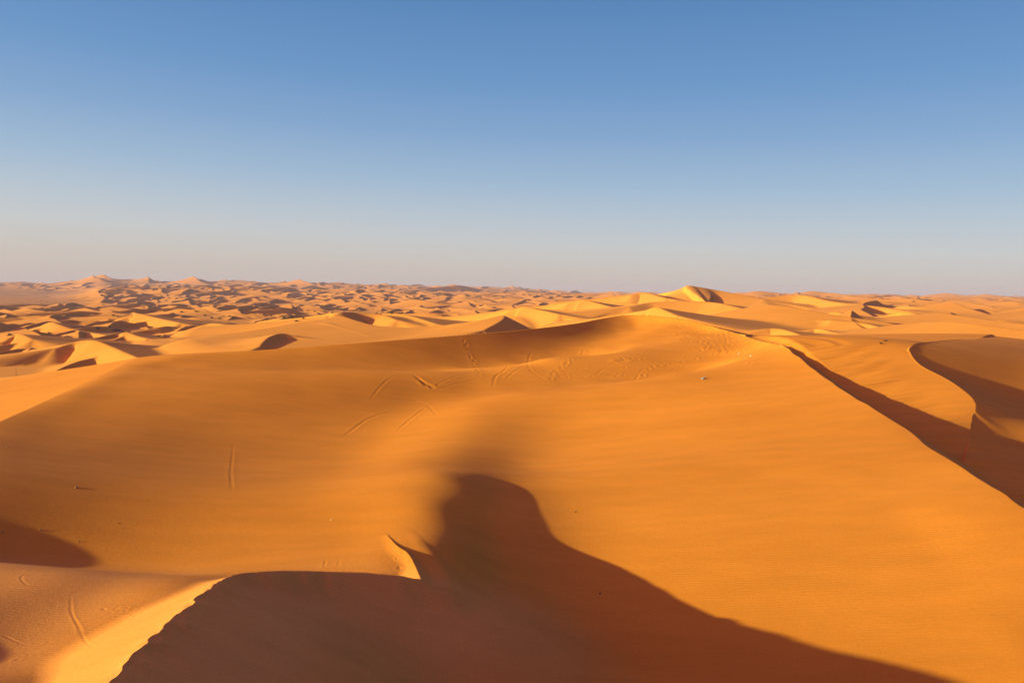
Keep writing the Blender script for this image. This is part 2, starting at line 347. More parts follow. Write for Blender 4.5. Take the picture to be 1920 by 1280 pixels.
NODES_V = """
41.0,78.0,-18.539 41.0,82.5,-17.934 41.0,87.0,-17.227 41.0,91.5,-16.459 41.0,96.0,-15.681 41.0,100.5,-14.909 41.0,105.0,-14.118 41.0,109.5,-13.283 41.0,114.0,-12.383 41.0,118.5,-11.418
41.0,123.0,-10.425 41.0,127.5,-9.430 41.0,132.0,-8.644 41.0,136.5,-8.190 41.0,141.0,-8.000 41.0,145.5,-8.015 41.0,150.0,-8.183 41.0,154.5,-8.457 41.0,159.0,-8.795 41.0,163.5,-9.159
41.0,168.0,-9.519 45.5,78.0,-18.761 45.5,82.5,-18.156 45.5,87.0,-17.398 45.5,91.5,-16.545 45.5,96.0,-15.705 45.5,100.5,-14.908 45.5,105.0,-14.082 45.5,109.5,-13.206 45.5,114.0,-12.276
45.5,118.5,-11.219 45.5,123.0,-10.230 45.5,127.5,-9.161 45.5,132.0,-8.298 45.5,136.5,-7.847 45.5,141.0,-7.698 45.5,145.5,-7.774 45.5,150.0,-8.010 45.5,154.5,-8.352 45.5,159.0,-8.752
45.5,163.5,-9.169 45.5,168.0,-9.568 50.0,78.0,-18.994 50.0,82.5,-18.432 50.0,87.0,-17.649 50.0,91.5,-16.670 50.0,96.0,-15.725 50.0,100.5,-14.909 50.0,105.0,-13.994 50.0,109.5,-13.016
50.0,114.0,-12.033 50.0,118.5,-10.947 50.0,123.0,-9.926 50.0,127.5,-8.907 50.0,132.0,-8.040 50.0,136.5,-7.578 50.0,141.0,-7.472 50.0,145.5,-7.608 50.0,150.0,-7.906 50.0,154.5,-8.307
50.0,159.0,-8.763 50.0,163.5,-9.228 50.0,168.0,-9.660 54.5,78.0,-19.183 54.5,82.5,-18.751 54.5,87.0,-18.069 54.5,91.5,-17.002 54.5,96.0,-15.796 54.5,100.5,-14.918 54.5,105.0,-13.787
54.5,109.5,-12.746 54.5,114.0,-11.754 54.5,118.5,-10.674 54.5,123.0,-9.620 54.5,127.5,-8.631 54.5,132.0,-7.767 54.5,136.5,-7.381 54.5,141.0,-7.342 54.5,145.5,-7.534 54.5,150.0,-7.881
54.5,154.5,-8.327 54.5,159.0,-8.824 54.5,163.5,-9.327 54.5,168.0,-9.785 59.0,78.0,-19.245 59.0,82.5,-19.016 59.0,87.0,-18.645 59.0,91.5,-17.779 59.0,96.0,-16.307 59.0,100.5,-14.767
59.0,105.0,-13.551 59.0,109.5,-12.471 59.0,114.0,-11.481 59.0,118.5,-10.405 59.0,123.0,-9.318 59.0,127.5,-8.353 59.0,132.0,-7.602 59.0,136.5,-7.316 59.0,141.0,-7.338 59.0,145.5,-7.569
59.0,150.0,-7.941 59.0,154.5,-8.405 59.0,159.0,-8.918 59.0,163.5,-9.438 59.0,168.0,-9.915 63.5,78.0,-19.050 63.5,82.5,-18.954 63.5,87.0,-18.945 63.5,91.5,-18.536 63.5,96.0,-16.845
63.5,100.5,-14.942 63.5,105.0,-13.417 63.5,109.5,-12.257 63.5,114.0,-11.245 63.5,118.5,-10.180 63.5,123.0,-9.063 63.5,127.5,-8.139 63.5,132.0,-7.630 63.5,136.5,-7.433 63.5,141.0,-7.487
63.5,145.5,-7.723 63.5,150.0,-8.087 63.5,154.5,-8.534 63.5,159.0,-9.026 63.5,163.5,-9.525 63.5,168.0,-9.980 68.0,78.0,-18.568 68.0,82.5,-18.359 68.0,87.0,-18.347 68.0,91.5,-18.063
68.0,96.0,-16.787 68.0,100.5,-15.113 68.0,105.0,-13.586 68.0,109.5,-12.324 68.0,114.0,-11.224 68.0,118.5,-10.165 68.0,123.0,-9.152 68.0,127.5,-8.362 68.0,132.0,-7.915 68.0,136.5,-7.746
68.0,141.0,-7.791 68.0,145.5,-7.996 68.0,150.0,-8.315 68.0,154.5,-8.710 68.0,159.0,-9.144 68.0,163.5,-9.577 68.0,168.0,-9.965 72.5,78.0,-18.000 72.5,82.5,-17.590 72.5,87.0,-17.384
72.5,91.5,-17.132 72.5,96.0,-16.285 72.5,100.5,-15.028 72.5,105.0,-13.711 72.5,109.5,-12.504 72.5,114.0,-11.418 72.5,118.5,-10.423 72.5,123.0,-9.539 72.5,127.5,-8.853 72.5,132.0,-8.424
72.5,136.5,-8.232 72.5,141.0,-8.230 72.5,145.5,-8.371 72.5,150.0,-8.616 72.5,154.5,-8.930 72.5,159.0,-9.278 72.5,163.5,-9.625 72.5,168.0,-9.936 77.0,78.0,-17.569 77.0,82.5,-17.136
77.0,87.0,-16.811 77.0,91.5,-16.451 77.0,96.0,-15.795 77.0,100.5,-14.849 77.0,105.0,-13.780 77.0,109.5,-12.725 77.0,114.0,-11.741 77.0,118.5,-10.850 77.0,123.0,-10.079 77.0,127.5,-9.473
77.0,132.0,-9.060 77.0,136.5,-8.833 77.0,141.0,-8.765 77.0,145.5,-8.823 77.0,150.0,-8.974 77.0,154.5,-9.188 77.0,159.0,-9.436 77.0,163.5,-9.688 77.0,168.0,-9.918 81.5,78.0,-17.282
81.5,82.5,-16.854 81.5,87.0,-16.466 81.5,91.5,-16.043 81.5,96.0,-15.467 81.5,100.5,-14.714 81.5,105.0,-13.854 81.5,109.5,-12.972 81.5,114.0,-12.129 81.5,118.5,-11.361 81.5,123.0,-10.696
81.5,127.5,-10.157 81.5,132.0,-9.757 81.5,136.5,-9.495 81.5,141.0,-9.356 81.5,145.5,-9.321 81.5,150.0,-9.370 81.5,154.5,-9.477 81.5,159.0,-9.619 81.5,163.5,-9.773 81.5,168.0,-9.918
35.0,15.0,-20.367 35.0,32.0,-20.642 35.0,49.0,-20.497 35.0,66.0,-19.485 35.0,83.0,-17.629 35.0,100.0,-14.972 35.0,117.0,-11.894 35.0,134.0,-8.955 35.0,151.0,-8.529 35.0,168.0,-9.526
35.0,185.0,-10.515 35.0,202.0,-11.172 35.0,219.0,-11.646 35.0,236.0,-12.025 35.0,253.0,-12.321 52.0,15.0,-20.034 52.0,32.0,-20.666 52.0,49.0,-20.907 52.0,66.0,-19.953 52.0,83.0,-18.500
52.0,100.0,-15.032 52.0,117.0,-11.191 52.0,134.0,-7.667 52.0,151.0,-7.972 52.0,168.0,-9.713 52.0,185.0,-10.717 52.0,202.0,-11.196 52.0,219.0,-11.595 52.0,236.0,-11.968 52.0,253.0,-12.269
69.0,15.0,-19.779 69.0,32.0,-20.303 69.0,49.0,-20.361 69.0,66.0,-19.346 69.0,83.0,-18.157 69.0,100.0,-15.290 69.0,117.0,-10.548 69.0,134.0,-7.907 69.0,151.0,-8.455 69.0,168.0,-9.958
69.0,185.0,-10.645 69.0,202.0,-10.967 69.0,219.0,-11.373 69.0,236.0,-11.814 69.0,253.0,-12.154 86.0,15.0,-19.631 86.0,32.0,-19.781 86.0,49.0,-19.425 86.0,66.0,-18.222 86.0,83.0,-16.616
86.0,100.0,-14.739 86.0,117.0,-12.107 86.0,134.0,-10.328 86.0,151.0,-9.777 86.0,168.0,-9.936 86.0,185.0,-10.101 86.0,202.0,-10.387 86.0,219.0,-10.938 86.0,236.0,-11.545 86.0,253.0,-11.948
103.0,15.0,-19.320 103.0,32.0,-19.164 103.0,49.0,-18.630 103.0,66.0,-17.605 103.0,83.0,-16.331 103.0,100.0,-14.990 103.0,117.0,-13.673 103.0,134.0,-12.443 103.0,151.0,-11.031 103.0,168.0,-10.107
103.0,185.0,-9.557 103.0,202.0,-9.711 103.0,219.0,-10.376 103.0,236.0,-11.142 103.0,253.0,-11.588 120.0,15.0,-18.939 120.0,32.0,-18.626 120.0,49.0,-18.066 120.0,66.0,-17.233 120.0,83.0,-16.248
120.0,100.0,-15.234 120.0,117.0,-14.215 120.0,134.0,-13.027 120.0,151.0,-11.613 120.0,168.0,-10.345 120.0,185.0,-9.492 120.0,202.0,-9.362 120.0,219.0,-9.828 120.0,236.0,-10.498 120.0,253.0,-11.007
137.0,15.0,-18.553 137.0,32.0,-18.169 137.0,49.0,-17.623 137.0,66.0,-16.911 137.0,83.0,-16.086 137.0,100.0,-15.195 137.0,117.0,-14.218 137.0,134.0,-13.072 137.0,151.0,-11.780 137.0,168.0,-10.558
137.0,185.0,-9.666 137.0,202.0,-9.290 137.0,219.0,-9.434 137.0,236.0,-9.924 137.0,253.0,-10.395 154.0,15.0,-18.175 154.0,32.0,-17.756 154.0,49.0,-17.223 154.0,66.0,-16.572 154.0,83.0,-15.820
154.0,100.0,-14.978 154.0,117.0,-14.029 154.0,134.0,-12.952 154.0,151.0,-11.794 154.0,168.0,-10.697 154.0,185.0,-9.843 154.0,202.0,-9.365 154.0,219.0,-9.303 154.0,236.0,-9.555 154.0,253.0,-9.896
"""
NODES_H = """
41.0,78.0,-18.004 41.0,82.5,-17.156 41.0,87.0,-16.100 41.0,91.5,-14.855 41.0,96.0,-13.478 41.0,100.5,-12.061 41.0,105.0,-10.709 41.0,109.5,-9.512 41.0,114.0,-8.511 41.0,118.5,-7.711
41.0,123.0,-7.102 41.0,127.5,-6.684 41.0,132.0,-6.461 41.0,136.5,-6.429 41.0,141.0,-6.573 41.0,145.5,-6.865 41.0,150.0,-7.271 41.0,154.5,-7.754 41.0,159.0,-8.278 41.0,163.5,-8.805
41.0,168.0,-9.303 45.5,78.0,-18.520 45.5,82.5,-17.748 45.5,87.0,-16.720 45.5,91.5,-15.446 45.5,96.0,-13.976 45.5,100.5,-12.426 45.5,105.0,-10.944 45.5,109.5,-9.661 45.5,114.0,-8.619
45.5,118.5,-7.789 45.5,123.0,-7.135 45.5,127.5,-6.665 45.5,132.0,-6.405 45.5,136.5,-6.363 45.5,141.0,-6.518 45.5,145.5,-6.836 45.5,150.0,-7.279 45.5,154.5,-7.805 45.5,159.0,-8.373
45.5,163.5,-8.942 45.5,168.0,-9.468 50.0,78.0,-18.955 50.0,82.5,-18.319 50.0,87.0,-17.406 50.0,91.5,-16.181 50.0,96.0,-14.653 50.0,100.5,-12.960 50.0,105.0,-11.321 50.0,109.5,-9.966
50.0,114.0,-8.922 50.0,118.5,-8.076 50.0,123.0,-7.347 50.0,127.5,-6.776 50.0,132.0,-6.444 50.0,136.5,-6.371 50.0,141.0,-6.524 50.0,145.5,-6.856 50.0,150.0,-7.321 50.0,154.5,-7.878
50.0,159.0,-8.484 50.0,163.5,-9.090 50.0,168.0,-9.642 54.5,78.0,-19.187 54.5,82.5,-18.751 54.5,87.0,-18.108 54.5,91.5,-17.106 54.5,96.0,-15.625 54.5,100.5,-13.770 54.5,105.0,-11.904
54.5,109.5,-10.519 54.5,114.0,-9.536 54.5,118.5,-8.698 54.5,123.0,-7.815 54.5,127.5,-7.044 54.5,132.0,-6.597 54.5,136.5,-6.475 54.5,141.0,-6.608 54.5,145.5,-6.931 54.5,150.0,-7.396
54.5,154.5,-7.963 54.5,159.0,-8.590 54.5,163.5,-9.227 54.5,168.0,-9.804 59.0,78.0,-19.174 59.0,82.5,-18.943 59.0,87.0,-18.675 59.0,91.5,-18.124 59.0,96.0,-16.965 59.0,100.5,-14.980
59.0,105.0,-12.832 59.0,109.5,-11.516 59.0,114.0,-10.617 59.0,118.5,-9.828 59.0,123.0,-8.597 59.0,127.5,-7.478 59.0,132.0,-6.890 59.0,136.5,-6.703 59.0,141.0,-6.789 59.0,145.5,-7.069
59.0,150.0,-7.498 59.0,154.5,-8.040 59.0,159.0,-8.660 59.0,163.5,-9.307 59.0,168.0,-9.909 63.5,78.0,-18.881 63.5,82.5,-18.739 63.5,87.0,-18.765 63.5,91.5,-18.676 63.5,96.0,-17.707
63.5,100.5,-16.034 63.5,105.0,-14.626 63.5,109.5,-13.239 63.5,114.0,-12.283 63.5,118.5,-11.325 63.5,123.0,-9.664 63.5,127.5,-8.125 63.5,132.0,-7.375 63.5,136.5,-7.087 63.5,141.0,-7.081
63.5,145.5,-7.272 63.5,150.0,-7.620 63.5,154.5,-8.096 63.5,159.0,-8.663 63.5,163.5,-9.272 63.5,168.0,-9.850 68.0,78.0,-18.380 68.0,82.5,-18.130 68.0,87.0,-18.142 68.0,91.5,-18.228
68.0,96.0,-17.697 68.0,100.5,-16.759 68.0,105.0,-16.001 68.0,109.5,-15.008 68.0,114.0,-14.028 68.0,118.5,-12.685 68.0,123.0,-10.692 68.0,127.5,-9.010 68.0,132.0,-8.053 68.0,136.5,-7.615
68.0,141.0,-7.475 68.0,145.5,-7.527 68.0,150.0,-7.755 68.0,154.5,-8.127 68.0,159.0,-8.601 68.0,163.5,-9.121 68.0,168.0,-9.613 72.5,78.0,-17.917 72.5,82.5,-17.544 72.5,87.0,-17.455
72.5,91.5,-17.658 72.5,96.0,-17.603 72.5,100.5,-17.269 72.5,105.0,-16.828 72.5,109.5,-16.217 72.5,114.0,-15.370 72.5,118.5,-14.009 72.5,123.0,-11.782 72.5,127.5,-9.899 72.5,132.0,-8.769
72.5,136.5,-8.199 72.5,141.0,-7.910 72.5,145.5,-7.808 72.5,150.0,-7.902 72.5,154.5,-8.150 72.5,159.0,-8.506 72.5,163.5,-8.918 72.5,168.0,-9.326 77.0,78.0,-17.685 77.0,82.5,-17.382
77.0,87.0,-17.318 77.0,91.5,-17.471 77.0,96.0,-17.587 77.0,100.5,-17.544 77.0,105.0,-17.344 77.0,109.5,-16.948 77.0,114.0,-16.261 77.0,118.5,-15.042 77.0,123.0,-12.890 77.0,127.5,-10.843
77.0,132.0,-9.523 77.0,136.5,-8.762 77.0,141.0,-8.328 77.0,145.5,-8.111 77.0,150.0,-8.081 77.0,154.5,-8.198 77.0,159.0,-8.426 77.0,163.5,-8.726 77.0,168.0,-9.054 81.5,78.0,-17.642
81.5,82.5,-17.426 81.5,87.0,-17.386 81.5,91.5,-17.495 81.5,96.0,-17.630 81.5,100.5,-17.680 81.5,105.0,-17.582 81.5,109.5,-17.275 81.5,114.0,-16.662 81.5,118.5,-15.576 81.5,123.0,-13.814
81.5,127.5,-11.821 81.5,132.0,-10.340 81.5,136.5,-9.423 81.5,141.0,-8.843 81.5,145.5,-8.499 81.5,150.0,-8.338 81.5,154.5,-8.315 81.5,159.0,-8.405 81.5,163.5,-8.593 81.5,168.0,-8.842
35.0,15.0,-20.091 35.0,32.0,-20.367 35.0,49.0,-20.197 35.0,66.0,-18.988 35.0,83.0,-16.326 35.0,100.0,-11.880 35.0,117.0,-8.028 35.0,134.0,-6.607 35.0,151.0,-7.401 35.0,168.0,-9.120
35.0,185.0,-10.474 35.0,202.0,-11.274 35.0,219.0,-11.820 35.0,236.0,-12.260 35.0,253.0,-12.613 52.0,15.0,-19.980 52.0,32.0,-20.625 52.0,49.0,-20.911 52.0,66.0,-19.999 52.0,83.0,-18.456
52.0,100.0,-13.479 52.0,117.0,-8.575 52.0,134.0,-6.423 52.0,151.0,-7.469 52.0,168.0,-9.718 52.0,185.0,-10.891 52.0,202.0,-11.387 52.0,219.0,-11.820 52.0,236.0,-12.254 52.0,253.0,-12.625
69.0,15.0,-19.818 69.0,32.0,-20.297 69.0,49.0,-20.343 69.0,66.0,-19.283 69.0,83.0,-17.953 69.0,100.0,-16.983 69.0,117.0,-13.535 69.0,134.0,-7.954 69.0,151.0,-7.852 69.0,168.0,-9.551
69.0,185.0,-10.492 69.0,202.0,-10.950 69.0,219.0,-11.467 69.0,236.0,-12.033 69.0,253.0,-12.493 86.0,15.0,-19.749 86.0,32.0,-19.841 86.0,49.0,-19.509 86.0,66.0,-18.476 86.0,83.0,-17.522
86.0,100.0,-17.709 86.0,117.0,-16.050 86.0,134.0,-10.670 86.0,151.0,-8.681 86.0,168.0,-8.731 86.0,185.0,-9.495 86.0,202.0,-10.102 86.0,219.0,-10.824 86.0,236.0,-11.634 86.0,253.0,-12.218
103.0,15.0,-19.598 103.0,32.0,-19.448 103.0,49.0,-19.034 103.0,66.0,-18.350 103.0,83.0,-17.791 103.0,100.0,-17.334 103.0,117.0,-15.565 103.0,134.0,-12.570 103.0,151.0,-10.765 103.0,168.0,-9.670
103.0,185.0,-9.341 103.0,202.0,-9.415 103.0,219.0,-10.104 103.0,236.0,-11.082 103.0,253.0,-11.749 120.0,15.0,-19.435 120.0,32.0,-19.184 120.0,49.0,-18.792 120.0,66.0,-18.277 120.0,83.0,-17.723
120.0,100.0,-16.953 120.0,117.0,-15.531 120.0,134.0,-13.734 120.0,151.0,-12.341 120.0,168.0,-11.361 120.0,185.0,-10.387 120.0,202.0,-9.527 120.0,219.0,-9.581 120.0,236.0,-10.240 120.0,253.0,-11.011
137.0,15.0,-19.281 137.0,32.0,-18.988 137.0,49.0,-18.606 137.0,66.0,-18.131 137.0,83.0,-17.547 137.0,100.0,-16.751 137.0,117.0,-15.644 137.0,134.0,-14.387 137.0,151.0,-13.265 137.0,168.0,-12.340
137.0,185.0,-11.491 137.0,202.0,-10.441 137.0,219.0,-9.202 137.0,236.0,-9.525 137.0,253.0,-10.227 154.0,15.0,-19.127 154.0,32.0,-18.804 154.0,49.0,-18.414 154.0,66.0,-17.937 154.0,83.0,-17.347
154.0,100.0,-16.596 154.0,117.0,-15.674 154.0,134.0,-14.656 154.0,151.0,-13.652 154.0,168.0,-12.684 154.0,185.0,-11.651 154.0,202.0,-10.398 154.0,219.0,-9.340 154.0,236.0,-9.226 154.0,253.0,-9.627
"""
QPTS = [(1800, 636, 160), (1745, 641, 138), (1707, 650, 127.0), (1706, 662, 123.5), (1724, 684, 118.25), (1762, 704, 113.5), (1792, 722, 109.5), (1820, 743, 105.5), (1829, 758, 103.0), (1827, 772, 100.75)]

vbox = (nx > 33) & (ny > 12)
hv = np.full(nx.shape, -20, F32); hh_ = hv.copy()
V = Net(NODES_V, 30.0, 10.0, 150, 260, 1.0); hollow = Net(NODES_H, 30.0, 10.0, 150, 260, 1.0)
hv[vbox] = V(nx[vbox], ny[vbox]); hh_[vbox] = hollow(nx[vbox], ny[vbox])
Q = catmull([P(*p) for p in QPTS], 12)
d, lat, (zq,) = polydist(nx, ny, Q)
lee_q = zq - 0.6 * d
hq = np.where(lat > 0, smax(lee_q, np.minimum(hh_, hv + F32(3)), F32(0.5)), hv)
wv = smoothstep(37, 43, nx) * smoothstep(30, 50, ny) * (1 - smoothstep(225, 265, np.hypot(nx, ny)))
nh[:] = nh * (1 - wv) + hq * wv

# ------------------------------------------------------------------ the great dune: closed crest round the bowl

K1=[(-32,14,-12.6),(-40,28,-13.6),(-44,38,-13.9),(-45.5,47,-14.3),(-48,56,-15.2),(-52,66,-15.7)]+[P(*p) for p in [(0,790,89),(60,763,97),(120,735,105),(200,698,119),(250,674,130)]]
K2=[P(*p) for p in [(285,667,133),(400,660,134),(500,655,136),(700,640,142),(900,625,151),(1000,616,158),(1080,606,166),(1140,595,173),(1180,591,175)]]
K3=[P(*p) for p in [(1240,594,172),(1300,603,166),(1360,619,156),(1420,638,142)]]
K4=[P(*p) for p in [(1468,650,129.5),(1530,694,114),(1600,740,99.5),(1680,795,86),(1750,840,77),(1840,896,68.5),(1920,946,62),(2080,1050,54),(2300,1200,45.5)]]

loop = K1 + K2 + K3 + K4
# slope of the outer flank per vertex
oslope = [.19] * len(K1) + [.17] * 2 + [.24] + [.32] * (len(K2) - 3) + [.2] * len(K3) + [.5] + [.62] * (len(K4) - 1)

